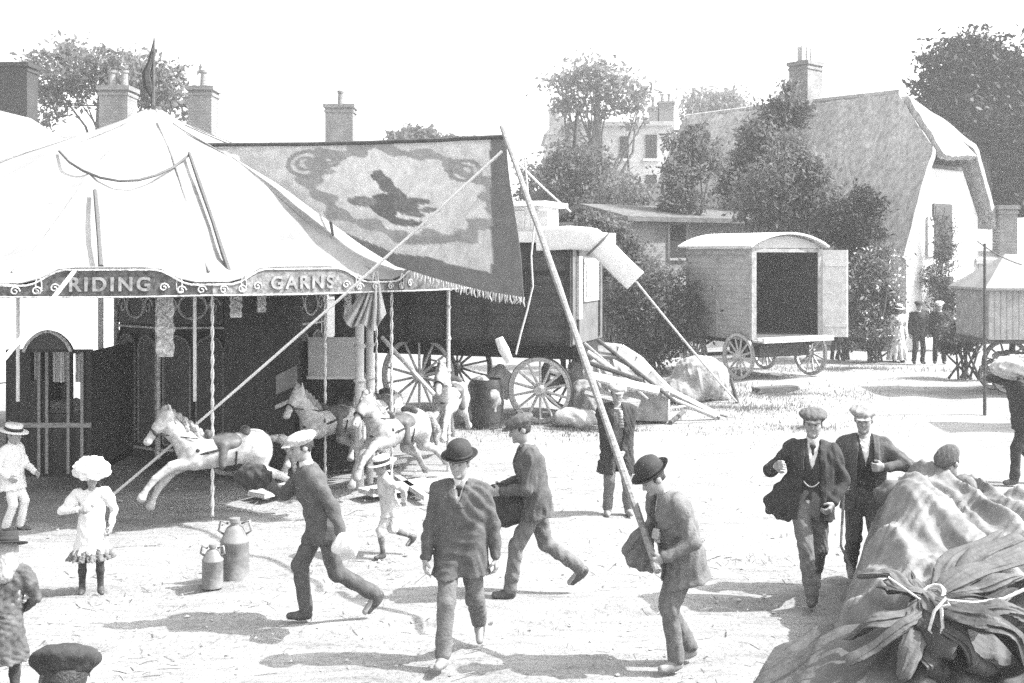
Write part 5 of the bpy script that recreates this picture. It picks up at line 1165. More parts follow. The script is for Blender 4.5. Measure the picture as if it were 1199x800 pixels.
# ------------------------------------------------------------------ the open van
def van():
    a = R(28); e = np.array([math.cos(a), math.sin(a), 0]); k = np.array([-math.sin(a), math.cos(a), 0]); C = P(880, 297, 27.0)*[1, 1, 0]; Wd, L, zf, ze = 2.25, 2.6, 1.0, 3.22
    W = lambda x, y, z: C+e*x+k*y+np.array([0, 0, z]); r = thing('van', 'tall horse drawn van with arched white roof and open dark rear', 'van', W(Wd/2, L/2, 0))
    def bx(x0, x1, y0, y1, z0, z1): return MB().prism([W(x0, y0, z0), W(x1, y0, z0), W(x1, y1, z0), W(x0, y1, z0)], (0, 0, z1-z0))
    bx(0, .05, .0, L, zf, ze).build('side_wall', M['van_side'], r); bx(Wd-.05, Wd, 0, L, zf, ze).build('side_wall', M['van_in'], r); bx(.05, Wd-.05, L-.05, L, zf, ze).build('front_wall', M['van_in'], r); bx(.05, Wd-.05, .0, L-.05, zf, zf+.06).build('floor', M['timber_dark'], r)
    bx(.05, .06, .05, L-.05, zf+.06, ze).build('shade_lining', M['dark_hole'], r)  # near-black sheet, the van's inner shade put into its colour
    for x0, x1 in ((-.02, .13), (Wd-.13, Wd+.02)): bx(x0, x1, -.03, -.001, zf, ze).build('door_post', M['hay'], r)
    for z in (zf+.03, ze-.1): MB().beam(W(-.02, 0, z), W(-.02, L, z), .05, .1).build('moulding', M['hay'], r)
    for y in (.02, L/2, L-.05): MB().beam(W(-.018, y, zf), W(-.018, y, ze), .05, .06, (1, 0, 0)).build('batten', M['hay'], r)
    n = 16; Pt = np.array([[W(-.12+(Wd+.24)*i/n, -.15+(L+.35)*j/6, ze+.03+.33*math.sin(math.pi*i/n)**.8) for j in range(7)] for i in range(n+1)])
    ro = MB().sheet(Pt, -.05).build('roof', M['white_paint'], r, smooth=True, edge=45)
    gb = [W(.0+Wd*i/n, .03, ze+.02+.29*math.sin(math.pi*i/n)**.8) for i in range(n+1)]; MB().prism(gb, k*.04).build('gable_board', M['cream'], ro)
    bx(.13, Wd-.13, -.02, .03, ze-.09, ze).build('lintel', M['hay'], r)
    dr = MB().prism([W(Wd+.02, -.02, zf), W(Wd+.06, -.02, zf), W(Wd+.50, -.42, zf), W(Wd+.46, -.42, zf)], (0, 0, ze-zf-.03)).build('door', M['white_dirty'], r)
    for z in (zf+.3, ze-.4): MB().beam(W(Wd+.05, -.07, z), W(Wd+.46, -.44, z), .03, .08).build('door_ledge', M['white_paint'], dr)
    tb = bx(.0, Wd, -.45, -.03, zf-.06, zf-.01).build('tailboard', M['timber_pale'], r)
    for y in (-.42, -.2): MB().beam(W(0, y, zf+.03), W(Wd, y, zf+.03), .06, .06).build('slat', M['timber_pale'], tb)
    bx(.3, Wd-.35, .05, 1.2, .55, zf-.02).build('tool_box', M['panel'], r); bx(.2, Wd-.2, .0, L, zf-.14, zf-.0).build('chassis', M['dark_plain'], r)
    for y, rad in ((.42, .57), (L-.45, .47)):
        for x in (-.06, Wd+.02): wheel('wheel', W(x, y, rad), rad, e, 'timber_pale', r, 12, .06, 'tin')
        MB().tube([W(-.1, y, rad), W(Wd+.05, y, rad)], .045, 8).build('axle', M['iron'], r, smooth=True)
        for x in (.2, Wd-.25):
            t = MB(); t.beam(W(x, y, rad), W(x, y, zf-.1), .1, .1, (1, 0, 0)).tube([W(x, y-.4, zf-.12), W(x, y, zf-.3), W(x, y+.4, zf-.12)], .035, 6)
            t.build('spring', M['iron'], r)
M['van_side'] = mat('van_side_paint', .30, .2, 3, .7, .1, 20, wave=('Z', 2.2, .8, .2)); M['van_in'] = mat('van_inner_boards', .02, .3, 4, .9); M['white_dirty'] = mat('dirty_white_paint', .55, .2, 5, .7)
van()
tag(MB().beam(G(885, 460)+[0, 0, .06], G(930, 457)+[0, 0, .06], .3, .1).beam(G(890, 462)+[0, 0, .02], G(890, 458)+[0, 0, .02], .1, .04).build('plank', M['timber_dark'], None), 'dark plank lying on the ground below the open van', 'plank')

# ------------------------------------------------------------------ the covered cart at the right edge
def cart():
    d = 24.0; p = lambda u, v, dd=d: P(u, v, dd); r = thing('covered_cart', 'grey boarded cart with a white canvas tilt at the right edge', 'cart', p(1200, 297)*[1, 1, 0])
    x0, x1 = p(1157, 0)[0], p(1157, 0)[0]+3.2; zb, zt = p(0, 398)[2], p(0, 340)[2]
    MB().box(((x0+x1)/2, d+.03, (zb+zt)/2), (x1-x0, .06, zt-zb)).build('side_boards', M['cart'], r); MB().box(((x0+x1)/2, d+1.7, (zb+zt)/2), (x1-x0, .06, zt-zb)).build('side_boards', M['cart'], r)
    MB().box((x0+.03, d+.87, (zb+zt)/2), (.06, 1.6, zt-zb)).build('end_boards', M['cart'], r); MB().box(((x0+x1)/2, d+.87, zb-.04), (x1-x0+.1, 1.7, .1)).build('floor', M['timber_dark'], r)
    e0, e1, y0, y1, zr = x0-.12, x1+.12, d-.14, d+1.88, zt+.78
    q = [(e0, y0, zt), (e1, y0, zt), (e1, y1, zt), (e0, y1, zt)]; rg = [(x0+.75, (y0+y1)/2, zr), (x1-.75, (y0+y1)/2, zr)]; q2 = [(a_, b_, c_+.05) for a_, b_, c_ in q]
    MB().add(q+q2+rg, [(0, 3, 2, 1), (0, 1, 5, 4), (1, 2, 6, 5), (2, 3, 7, 6), (3, 0, 4, 7), (4, 5, 9, 8), (5, 6, 9), (6, 7, 8, 9), (7, 4, 8)]).build('canvas_tilt', M['canvas'], r)
    for x in (x0+.95, x1-.5):
        for y in (d-.08, d+1.82): wheel('wheel', (x+.25, y, .55), .55, (0, 1, 0), 'timber_pale', r, 12)
        MB().tube([(x+.25, d-.1, .55), (x+.25, d+1.85, .55)], .045, 8).beam((x+.25, d+.2, .55), (x+.25, d+.2, zb-.05), .1, .1, (1, 0, 0)).beam((x+.25, d+1.5, .55), (x+.25, d+1.5, zb-.05), .1, .1, (1, 0, 0)).build('axle', M['iron'], r)
M['cart'] = mat('grey_cart_boards', .36, .3, 4, .85, .2, 20, wave=('X', 2.4, .6, .3)); cart()
q = G(1153, 486); tag(MB().tube([q, [q[0], q[1], P(0, 285, q[1])[2]]], [.035, .028], 8).build('post', M['timber_dark'], None, smooth=True), 'thin upright post standing before the covered cart', 'post')
tag(MB().tube(sag(P(1145, 283, 21.4), P(1196, 310, 23), .05, 8), .015, 5).build('line', M['rope_dark'], None, smooth=True), 'dark line running from the thin post to the cart roof', 'rope')
wq = G(1172, 455); 
def barrow():
    r = thing('handcart', 'two wheeled handcart piled with pale bundles at the right edge', 'handcart', G(1190, 462))
    c = G(1180, 460)
    for dy in (0, .75): wheel('wheel', c+[0, dy, .33], .33, (0, 1, .0), 'timber_pale', r, 10, .05)
    MB().box(c+[.35, .37, .5], (1.4, .65, .06)).build('bed', M['timber'], r); MB().tube([c+[0, -.05, .33], c+[0, .8, .33]], .03, 6).beam(c+[0, .37, .33], c+[0, .37, .5], .3, .08, (1, 0, 0)).build('axle', M['iron'], r)
    MB().beam(c+[.9, .1, .5], c+[1.6, .1, .75], .05, .05).build('handle', M['timber'], r)
    MB().beam(c+[.95, .37, .0], c+[.95, .37, .5], .06, .06, (1, 0, 0)).build('prop_leg', M['timber'], r)
    return c
c = barrow(); sack('bundle', 'pale cloth bundle lying on the handcart', c+[.3, .37, .53], (.42, .26, .2), 'canvas_dirty', 15, 'bundle')

# ------------------------------------------------------------------ oil cans
def can(label, u, v, w, h):
    q = G(u, v); k = q[1]/F_PX; rad = w*k/2; H_ = h*k; r = thing('oil_can', label, 'can', q, 0, 'cans on the ground before the roundabout')
    t = MB().lathe([(0, .0), (rad, 0), (rad, .015), (rad*.97, .03), (rad*.97, H_*.6), (rad, H_*.61), (rad, H_*.635), (rad*.95, H_*.65), (rad*.55, H_*.84), (rad*.3, H_*.88), (rad*.3, H_*.93), (0, H_*.93)], (0, 0, 0), 28); obj('body', t.v, t.f, M['can'], r, False, True, 40)
    t = MB().lathe([(0, H_*.925), (rad*.36, H_*.925), (rad*.36, H_*.99), (rad*.2, H_), (0, H_)], (0, 0, 0), 18); obj('cap', t.v, t.f, M['tin'], r, False, True, 40)
    for s in (-1, 1): t = MB().tube([(s*rad*.75, 0, H_*.73), (s*rad*1.12, 0, H_*.78), (s*rad*1.0, 0, H_*.95), (s*rad*.45, 0, H_*.9)], .011, 6); obj('handle', t.v, t.f, M['tin'], r, False, True)
M['can'] = mat('dull_tinplate', .155, .35, 9, .6, .15, 20)
can('small conical topped can, the shorter of two on the ground', 249, 687, 25, 50); can('large conical topped can standing behind the shorter one', 275, 678, 34, 72)
# ------------------------------------------------------------------ canvas heap in the right foreground
def heap():
    A, Bp = np.array([3.15, 10.3]), np.array([1.5, 6.6]); al = (Bp-A)/np.linalg.norm(Bp-A); rt = np.array([-al[1], al[0]])
    if rt[0] < 0: rt = -rt
    g = np.random.default_rng(17); K = [(g.normal(size=2), g.uniform(0, 6, 2)) for _ in range(9)]
    def rid(x, y, lam, i):
        k, ph = K[i]; k = k/np.linalg.norm(k); st = .17                      # long creases: stretched along one direction
        p, q = x*k[0]+y*k[1], (x*k[1]-y*k[0])*st; w = 1.1*np.sin(q*6.0/lam+ph[1])+.5*np.sin(q*11/lam+p*2.5/lam+ph[0]); s = np.sin(p*2*math.pi/lam+ph[0]+w); return (1-np.sqrt(s*s+.02))*(.55+.45*np.sin(q*4.1/lam+p*1.3/lam+ph[1]*2))
    def surf(a, b, top, seedshift=0):
        x = A[0]+al[0]*a+rt[0]*b; y = A[1]+al[1]*a+rt[1]*b; q = np.clip(b/.6, 0, 1); base = top(a, b)*(1-(1-q)**1.7)
        f = .15*rid(x, y, .9, 0)+.10*rid(x, y, .55, 1)+.06*rid(x, y, .33, 2)+.03*rid(x, y, .17, 3)+.03*np.sin(x*3.1+y*1.7)
        return x, y, base+f*np.clip(b/.25, .1, 1)-.02
    # pale tarpaulin, the farther part
    aa = np.linspace(-.55, 2.55, 150); bb = np.linspace(-.06, 4.4, 190); a, b = np.meshgrid(aa, bb, indexing='ij')
    top = lambda a, b: (0.95+.18*np.exp(-((b-.5)/.4)**2)*np.exp(-((a-.55)/.7)**2)-.07*np.clip(b-1.0, 0, 3))*np.clip((a+.56)/.30, 0, 1)**.6*np.clip(1-.20*(a-1.1), .5, 1)
    x, y, z = surf(a, b, top); e = np.clip((2.55-a)/.15, 0, 1); z = z*e+.35*(1-e)*np.clip(b, 0, 1)
    x = x+.05*rid(x, y, .6, 5); o = MB().sheet(np.stack([x, y, z], 2), .012).build('tarpaulin', M['tarp_light'], None, smooth=True, edge=80); tag(o, 'crumpled pale tarpaulin heaped in the right foreground behind the dark tied canvas', 'tarpaulin')
    r = thing('canvas_bundle', 'dark canvas bundle gathered and lashed with rope in the right foreground', 'canvas bundle', (2.9, 7.6, 0))
    kn = P(1086, 704, 7.35)
    aa = np.linspace(1.9, 4.6, 150); bb = np.linspace(-.35, 3.2, 190); a, b = np.meshgrid(aa, bb, indexing='ij'); x = A[0]+al[0]*a+rt[0]*b; y = A[1]+al[1]*a+rt[1]*b
    rx, ry = x-kn[0], y-kn[1]; rad = np.hypot(rx, ry); th = np.arctan2(ry, rx)
    z = np.interp(rad.ravel(), [0, .12, .35, .8, 1.3, 1.9, 3.5], [kn[2]-.04, kn[2]-.14, kn[2]-.30, .28, .17, .10, .06]).reshape(rad.shape)
    z = np.maximum(z, .62*np.clip((b-.8)/.7, 0, 1)*np.clip((a-1.9)/.4, .5, 1)); th2 = th+.22*np.sin(rad*2.6+1)+.10*np.sin(rad*6.3+th*2); fold = np.sqrt(np.sin(4.5*th2+.6)**2+.01)*(.6+.4*np.sin(rad*2.1+th*3))+.45*np.sqrt(np.sin(9.7*th2+1.4*np.sin(th*2))**2+.01)*np.exp(-rad)
    q = np.clip((b+.35)/.45, 0, 1); z = (z+.085*fold*np.clip(rad/.35, 0, 1)*np.exp(-rad*.55)+.06*rid(x, y, 1.1, 6)+.05*rid(x, y, .5, 8))*q**.8+.01
    fs = np.clip((4.6-a)/.3, 0, 1); z *= fs**.5
    MB().sheet(np.stack([x, y, z], 2), .012).build('spread_skirt', M['tarp_mid2'], r, smooth=True, edge=80)
    # the gathered rolls springing from the knot
    def roll(name, tips, rads, m, seed):
        "a gathered fold of cloth swept along a path, with long pleats that run to the knot"
        gg = np.random.default_rng(seed); pts = np.array([kn+np.array([0, 0, .02])]+[P(*t) for t in tips]); n_ = 44; m_ = 56; tt = np.linspace(0, len(pts)-1, n_)
        def spl(A):
            A = np.asarray(A, float); out = np.array([np.interp(tt, range(len(pts)), A[:, k]) for k in range(A.shape[1])]).T
            for _ in range(6): out[1:-1] = (out[:-2]+2*out[1:-1]+out[2:])/4
            return out
        cc = spl(pts); rr = spl(np.array(rads)[:, None])[:, 0]*np.sqrt(np.clip((n_-1-np.arange(n_))/4., .02, 1)); G_ = np.zeros((n_, m_, 3)); ph = gg.uniform(0, 6, 6)
        for i in range(n_):
            tn = nrm(cc[min(i+1, n_-1)]-cc[max(i-1, 0)]); s1 = nrm(np.cross(tn, (0, 0, 1))); s2 = np.cross(s1, tn); s = i/n_
            wob_ = 1+.22*math.sin(5.3*s+ph[4])+.12*math.sin(13*s+ph[5]); cc[i] = cc[i]+.012*np.array([math.sin(11*s+ph[0]), math.sin(9*s+ph[1]), math.sin(14*s+ph[2])])
            for j in range(m_):
                th = 2*math.pi*j/(m_-1); cr1 = 1-abs(math.sin(1.5*th+ph[0]+1.7*s+.6*math.sin(4*s+ph[3]))); cr2 = 1-abs(math.sin(3.5*th+ph[1]-2.4*s+.7*math.sin(7*s+ph[2])))
                q = wob_*(.86+.42*cr1**2.2+.24*cr2**2.5+.05*math.sin(11*th+6*s+ph[3])); G_[i, j] = cc[i]+rr[i]*q*(s1*1.3*math.cos(th)+s2*.62*math.sin(th))
        G_[:, -1] = G_[:, 0]; MB().sheet(G_).build(name, M[m], r, smooth=True, edge=80)
    for k_, (tips, rads, m_) in enumerate((
        ([(1110, 690, 7.4), (1150, 665, 7.55), (1199, 652, 7.7), (1240, 655, 7.8)], [.03, .06, .08, .075, .06], 'tarp_mid2'), ([(1120, 680, 7.6), (1160, 645, 7.8), (1200, 632, 8)], [.03, .055, .075, .06], 'tarp_dark'),
        ([(1125, 697, 7.3), (1160, 685, 7.4), (1196, 672, 7.5)], [.03, .06, .065, .02], 'tarp_mid2'), ([(1125, 705, 7.15), (1160, 702, 7.2), (1195, 690, 7.3)], [.03, .052, .058, .02], 'tarp_black'),
        ([(1065, 690, 7.4), (1045, 676, 7.55), (1020, 670, 7.65), (1004, 678, 7.7)], [.03, .042, .052, .045, .015], 'tarp_dark'), ([(1068, 698, 7.3), (1045, 690, 7.35), (1026, 690, 7.4)], [.025, .03, .03, .01], 'tarp_black'),
        ([(1075, 690, 7.45), (1066, 670, 7.6)], [.03, .038, .015], 'tarp_mid2'), ([(1080, 725, 7.1), (1070, 755, 6.95), (1050, 795, 6.85)], [.04, .05, .06, .05], 'tarp_mid2'),
        ([(1092, 728, 7.05), (1098, 760, 6.9), (1100, 805, 6.8)], [.04, .055, .075, .07], 'tarp_black'), ([(1105, 722, 7.0), (1130, 750, 6.9), (1150, 795, 6.8)], [.04, .065, .085, .09], 'tarp_dark'),
        ([(1115, 715, 7.0), (1160, 730, 6.9), (1199, 760, 6.85), (1230, 790, 6.8)], [.04, .065, .085, .095, .09], 'tarp_black'), ([(1120, 712, 7.05), (1165, 712, 7.0), (1215, 722, 7)], [.035, .05, .06, .05], 'tarp_mid2'),
        ([(1070, 715, 7.2), (1030, 727, 7.2), (985, 748, 7.3)], [.035, .04, .05, .03], 'tarp_mid2'), ([(1072, 722, 7.1), (1035, 748, 7.05), (990, 782, 7.0)], [.03, .045, .055, .04], 'tarp_dark'),
        ([(1095, 690, 7.5), (1110, 668, 7.7), (1140, 640, 8.0), (1175, 622, 8.3)], [.03, .045, .05, .055, .03], 'tarp_mid2'))): roll('canvas_roll', tips, rads, m_, 50+k_)
    t = MB()
    for k in range(4):
        t.tube([kn+np.array([.075*math.cos(i*.5)+.01*k, .075*math.sin(i*.5), .05*math.sin(i*.5+1)+.02*k-.02]) for i in range(14)], .013, 6)
    t.tube([kn+np.array([0, -.08, 0]), P(1110, 703, 7.1), P(1140, 706, 7.05), P(1176, 701, 7.05), P(1200, 690, 7.1)], .011, 6)
    t.tube([kn+np.array([0, -.09, 0]), P(1098, 712, 7.0), P(1112, 708, 6.98), P(1108, 700, 7.0), P(1094, 716, 6.98), P(1088, 738, 6.95), P(1098, 751, 6.92), P(1104, 735, 6.92), P(1102, 712, 6.95)], .011, 6)
    t.tube([kn+np.array([-.03, -.07, 0]), P(1060, 690, 7.2), P(1040, 676, 7.25)], .008, 6)
    t.build('rope_lashing', M['rope'], r, smooth=True)
M['tarp_mid2'] = mat('dusty_black_canvas', .085, .35, 5, .75, .5, 16)
heap()
sack('cloth', 'small dark cloth lying on the peak of the pale tarpaulin', P(1052, 592, 9.55), (.14, .12, .09), 'tarp_dark', 61, 'cloth')
sack('cloth', 'dark folded cloth half way along the crest of the pale tarpaulin', P(1098, 612, 9.1), (.10, .12, .12), 'tarp_mid', 62, 'cloth')

# ------------------------------------------------------------------ the people
L_, C_ = math.pi, -math.pi/2
def at(u, v): q = G(u, v); return (q[0], q[1], 0)
HG = dict(handL=(.05, .30, .80), handR=(.08, -.30, .80))
MEN = 'men crossing the yard'
big = person(dict(label='man in bowler hat and buttoned dark jacket walking forwards, arms hanging', at=at(540, 771), heading=R(-97), height=1.62, seed=2, group=MEN,
    lean=2, pitch=6, yaw=-6, pelvis=.925, handL=(-.02, .30, .79), handR=(.10, -.29, .80), footR=(.28, -.10, .0), footL=(-.36, .10, .11), toeL=-42, toeR=4, kneeR=(1, 0, .1), curlL=.6, curlR=.6,
    wear=dict(shirt='linen', tie='felt', waistcoat='suit_black', trousers='suit_mid', boots='leather_dusty', jacket='suit_dark', hem=.22, loose=.03, open=(.05, .0, -.17), hat=('bowler', 'felt'))))
run = person(dict(label='man in pale cap running left with a white bundle at his hip', at=at(378, 728), heading=R(196), height=1.63, seed=3, group=MEN,
    lean=15, pitch=2, yaw=15, pelvis=.90, px=.0, handR=(.52, -.12, 1.28), elbowR=(-.2, -.3, -1), handL=(-.16, .34, .80), elbowL=(-1, .5, .2), footR=(.14, -.09, .0), toeR=3, footL=(-.46, .10, .15), toeL=-45, kneeL=(1, .05, -.2), curlL=1.3, curlR=.9,
    wear=dict(shirt='linen', trousers='suit_dark', boots='leather', jacket='suit_dark', hem=.15, loose=.03, hat=('cap', 'linen_grey'))))
cap7 = person(dict(label='man in a flat cap striding left with a dark coat over his forearms', at=at(628, 697), heading=R(186), height=1.66, seed=4, group=MEN,
    lean=9, pitch=12, yaw=8, pelvis=.90, handR=(.32, -.14, 1.02), handL=(.34, .12, 1.02), elbowR=(-.6, -.5, -.6), elbowL=(-.6, .5, -.6), footL=(.26, .09, .0), toeL=5, footR=(-.44, -.09, .13), toeR=-40, curlL=1.0, curlR=1.0,
    wear=dict(shirt='linen', trousers='suit_mid', boots='leather', jacket='suit_dark', hem=.13, loose=.026, open=(.06, .01, -.2), hat=('cap', 'tweed'))))
stand = person(dict(label='standing man in long open coat and striped scarf, hands clasped low', at=at(722, 602), heading=R(-86), height=1.54, seed=5, group=MEN,
    lean=-1, pitch=10, pelvis=.93, handL=(.22, .05, .80), handR=(.23, -.04, .80), elbowL=(-.5, 1, -.2), elbowR=(-.5, -1, -.2), footL=(.02, .15, 0), footR=(.04, -.13, 0), curlL=1.1, curlR=1.1,
    wear=dict(shirt='linen_grey', waistcoat='suit_pale', trousers='suit_mid', boots='leather_dusty', jacket='suit_black', hem=.36, loose=.055, open=(.055, .085, -.7), hat=('cap', 'hay'))))
pole_hand = stand['J']
# striped scarf of the standing man
def scarf(p):
    J = p['J']; t = MB(); N = J['N']; f, l, u = J['f'], J['l'], J['u']
    pts = [N+(f*.10*math.cos(a)+l*.10*math.sin(a))-u*.0+u*(-.02+.02*math.cos(a+3)) for a in np.linspace(.2, 6.4, 16)]+[N+f*.14-u*.06+l*.03, N+f*.155-u*.16+l*.045, N+f*.165-u*.27+l*.04]
    t.tube([p['world'](q) for q in pts], [.022]*16+[.028, .032, .03], 9)
    V = np.array(t.v)-np.array(p['root'].location); o = link('scarf', raw_mesh('scarf', V, t.f), M['scarf'], p['root'])
M['scarf'] = mat('striped_wool', .30, .2, 20, .95, .3, 60, wave=('Z', 9, .12, .5)); scarf(stand)
pole = person(dict(label='stooping man in bowler hat gripping the long pole, jacket swinging open', at=at(794, 780), heading=R(200), height=1.6, seed=6, group=MEN,
    lean=17, pitch=24, yaw=0, pelvis=.91, px=-.04, handL=(.24, .22, .97), handR=(.22, .05, 1.12), elbowL=(-1, .5, -.2), elbowR=(-.7, -.7, -.3), footL=(.06, .08, 0), footR=(-.16, -.09, .02), toeR=-8, curlL=1.5, curlR=1.5,
    wear=dict(shirt='linen', waistcoat='suit_dark', trousers='suit_mid', boots='leather_dusty', jacket='suit_mid', hem=.19, loose=.045, open=(.06, .09, -.6), flaps=[((.20, -.10, 1.16), [(.18, -.12, .78), (.27, -.14, .80), (.36, -.16, .84), (.40, -.17, .95), (.34, -.14, 1.05)])], hat=('bowler', 'felt', -2))))
c10 = person(dict(label='man in flat cap and dark suit, left one of the walking pair', at=at(948, 703), heading=R(-103), height=1.7, seed=7, group=MEN,
    lean=1, pitch=4, yaw=-6, side=3, pelvis=.925, handR=(.22, -.30, 1.26), elbowR=(-.1, -.8, -.8), handL=(.12, .20, .93), elbowL=(-.7, .6, 0), footR=(.30, .02, 0), toeR=6, footL=(-.36, .07, .11), toeL=-40, curlL=.8, curlR=1.1,
    wear=dict(shirt='linen', tie='felt', waistcoat='suit_black', chain=1, trousers='suit_mid', boots='leather', jacket='suit_black', hem=.16, loose=.03, open=(.06, .10, -.6), flaps=[((.10, -.14, 1.20), [(.10, -.20, .76), (.08, -.28, .78), (.05, -.36, .82), (.03, -.38, .90), (.06, -.28, 1.02)])], hat=('cap', 'tweed'))))
c11 = person(dict(label='man in flat cap, elbow bent outwards, right one of the walking pair', at=(3.28, 10.35, 0), heading=R(-100), height=1.68, seed=8, group=MEN,
    lean=2, pitch=10, yaw=-12, pelvis=.925, handL=(.22, .16, 1.20), elbowL=(-.4, 1.2, -.1), handR=(.16, -.26, 1.02), elbowR=(-.8, -.5, -.2), footR=(-.25, -.09, .08), toeR=-30, footL=(.22, .09, 0), curlL=1.0, curlR=.9,
    wear=dict(shirt='linen', waistcoat='suit_black', trousers='suit_dark', boots='leather', jacket='suit_dark', hem=.17, loose=.03, open=(.07, .09, -.6), hat=('cap', 'hay'))))
edge = person(dict(label='man half out of view at the right edge, pale bundle on shoulder', at=at(1200, 566), heading=R(-175), height=1.72, seed=9, group=MEN,
    lean=10, pitch=10, pelvis=.92, handR=(.20, -.16, 1.48), handL=(.20, .2, 1.45), elbowR=(.4, -.9, -.2), elbowL=(.3, .9, -.3), footL=(.2, .09, 0), footR=(-.3, -.09, .1), toeR=-35, curlL=1, curlR=1,
    wear=dict(shirt='linen', trousers='suit_black', boots='leather', jacket='suit_black', hem=.16, loose=.03, hat=('cap', 'tweed'))))
KID = 'children by the roundabout'
boy = person(dict(label='boy in a white suit and straw boater standing at the left edge looking right', at=at(14, 622), heading=R(-14), height=1.17, head=1.22, seed=10, h=.011,
    lean=-1, pitch=6, pelvis=.91, handR=(.10, -.22, .95), elbowR=(-1, -.6, 0), handL=(.34, .14, .98), elbowL=(-.6, .4, -.8), footL=(.10, .08, 0), footR=(-.06, -.08, 0),
    wear=dict(shirt='linen', trousers='linen', boots='leather', jacket='linen', hem=.20, loose=.028, cuffs=False, hat=('boater', 'straw'))))
girl = person(dict(label='small girl in a white frock, dark stockings and a big white frilled hat', at=at(107, 694), heading=R(-70), height=1.15, head=1.22, seed=11, h=.011, hair='long',
    lean=0, pitch=2, yaw=10, pelvis=.92, handR=(.16, -.16, 1.20), elbowR=(-.2, -1, -.5), handL=(.06, .26, .92), footL=(.05, .12, 0), footR=(0, -.12, 0),
    wear=dict(dress='linen', hem=.36, flare=.21, frill='suit_mid', sash='canvas_dirty', stockings='suit_black', boots='leather', hat=('frilly', 'linen'))))
child5 = person(dict(label='small child in pale clothes and dark stockings running behind the bowler hatted man', at=at(456, 652), heading=R(205), height=1.02, head=1.25, seed=12, h=.012,
    lean=9, pitch=4, pelvis=.90, handR=(.26, -.14, 1.15), handL=(-.2, .2, 1.0), footL=(.14, .07, 0), footR=(-.45, -.08, .2), toeR=-45,
    wear=dict(shirt='linen', trousers='linen_grey', short=1, stockings='suit_mid', boots='leather', jacket='linen_grey', hem=.16, loose=.024, cuffs=False, hat=('boater', 'straw'))))
M['print'] = mat('printed_cotton', .07, .6, 9, .9, .3, 40)
near = person(dict(label='girl in dark brimmed hat and patterned pale frock, nearest at the left edge', at=(-3.45, 7.55, 0), heading=R(120), height=1.16, head=1.2, seed=13, hair='long', hairmat='hay',
    lean=0, pitch=8, yaw=-12, pelvis=.92, handR=(.10, -.20, .98), handL=(.12, .2, .98), footL=(0, .1, 0), footR=(0, -.1, 0),
    wear=dict(dress='print', hem=.42, flare=.2, sash='suit_mid', stockings='suit_black', boots='leather', hat=('boater', 'felt', -10))))
person(dict(label='person in large dark cap cut off by the bottom edge at left', at=(-1.63, 4.0, 0), heading=R(100), height=1.64, head=1.05, seed=15, h=.011, pitch=12, pelvis=.92, handL=(.1, .28, .8), handR=(.1, -.28, .8), footL=(0, .1, 0), footR=(0, -.1, 0),
    wear=dict(shirt='linen', trousers='suit_mid', boots='leather', jacket='suit_mid', hat=('cap', 'suit_black', -14))))
capkid = person(dict(label='boy in a dark peaked cap, only his head showing over the pale tarpaulin', at=(3.95, 9.95-.1, 0), heading=R(-150), height=1.37, head=1.15, seed=14, h=.011,
    pitch=30, pelvis=.92, handL=(.1, .28, .8), handR=(.1, -.28, .8), footL=(0, .1, 0), footR=(0, -.1, 0), wear=dict(shirt='linen', trousers='suit_mid', boots='leather', jacket='suit_mid', hat=('cap', 'tweed', -14))))
DIST = 'people standing before the cottage'
def far(label, u, v, hd, h, wear, **k):
    d = dict(label=label, at=at(u, v), heading=R(hd), height=h, h=.016, group=DIST, pelvis=.93, handL=(.05, .25, .82), handR=(.05, -.25, .82), footL=(0, .12, 0), footR=(0, -.12, 0), wear=wear); d.update(k); return person(d)
far('distant woman in a white blouse and long pale skirt before the cottage', 1051, 424, -80, 1.62, dict(dress='linen', hem=.86, flare=.32, boots='leather', hat=('boater', 'linen')), hair='long', seed=31)
far('distant man in dark suit and cap next to the woman in the pale skirt', 1075, 426, -90, 1.74, dict(shirt='linen', trousers='suit_black', boots='leather', jacket='suit_black', hat=('cap', 'felt')), seed=32)
far('distant man in dark clothes, rightmost of the group before the cottage', 1100, 426, -110, 1.74, dict(shirt='linen', trousers='suit_black', boots='leather', jacket='suit_black', hat=('cap', 'linen_grey')), seed=33, handL=(.2, .2, 1.1))
# somebody sitting in the carriage of the roundabout
person(dict(label='dark haired girl in white sitting in the window of the roundabout carriage', at=(P(68, 0, 14.75)[0], 14.95, -.02), heading=R(-60), height=1.45, h=.012, seed=34, lean=4, pelvis=.86, hair='long', handL=(.30, .12, .95), handR=(.30, -.1, .95), footL=(.42, .12, .28), footR=(.42, -.12, .28), kneeL=(.6, 0, 1), kneeR=(.6, 0, 1),
    wear=dict(dress='linen', hem=.25, flare=.24, stockings='suit_black', boots='leather')))
# the long pole
hand_pole = (pole['grip']['L'])
t = MB(); d_ = (hand_pole-topP); pts = [topP+d_*f+np.array([0, 0, .02*math.sin(3*f)]) for f in np.linspace(0, 1.015, 16)]
t.tube(pts, [.032+.004*math.sin(i*2.1) for i in range(16)], 8); tag(t.build('pole', M['timber'], None, smooth=True), 'very long slanting pole propping up the painted banner, held by a man in a bowler', 'pole')
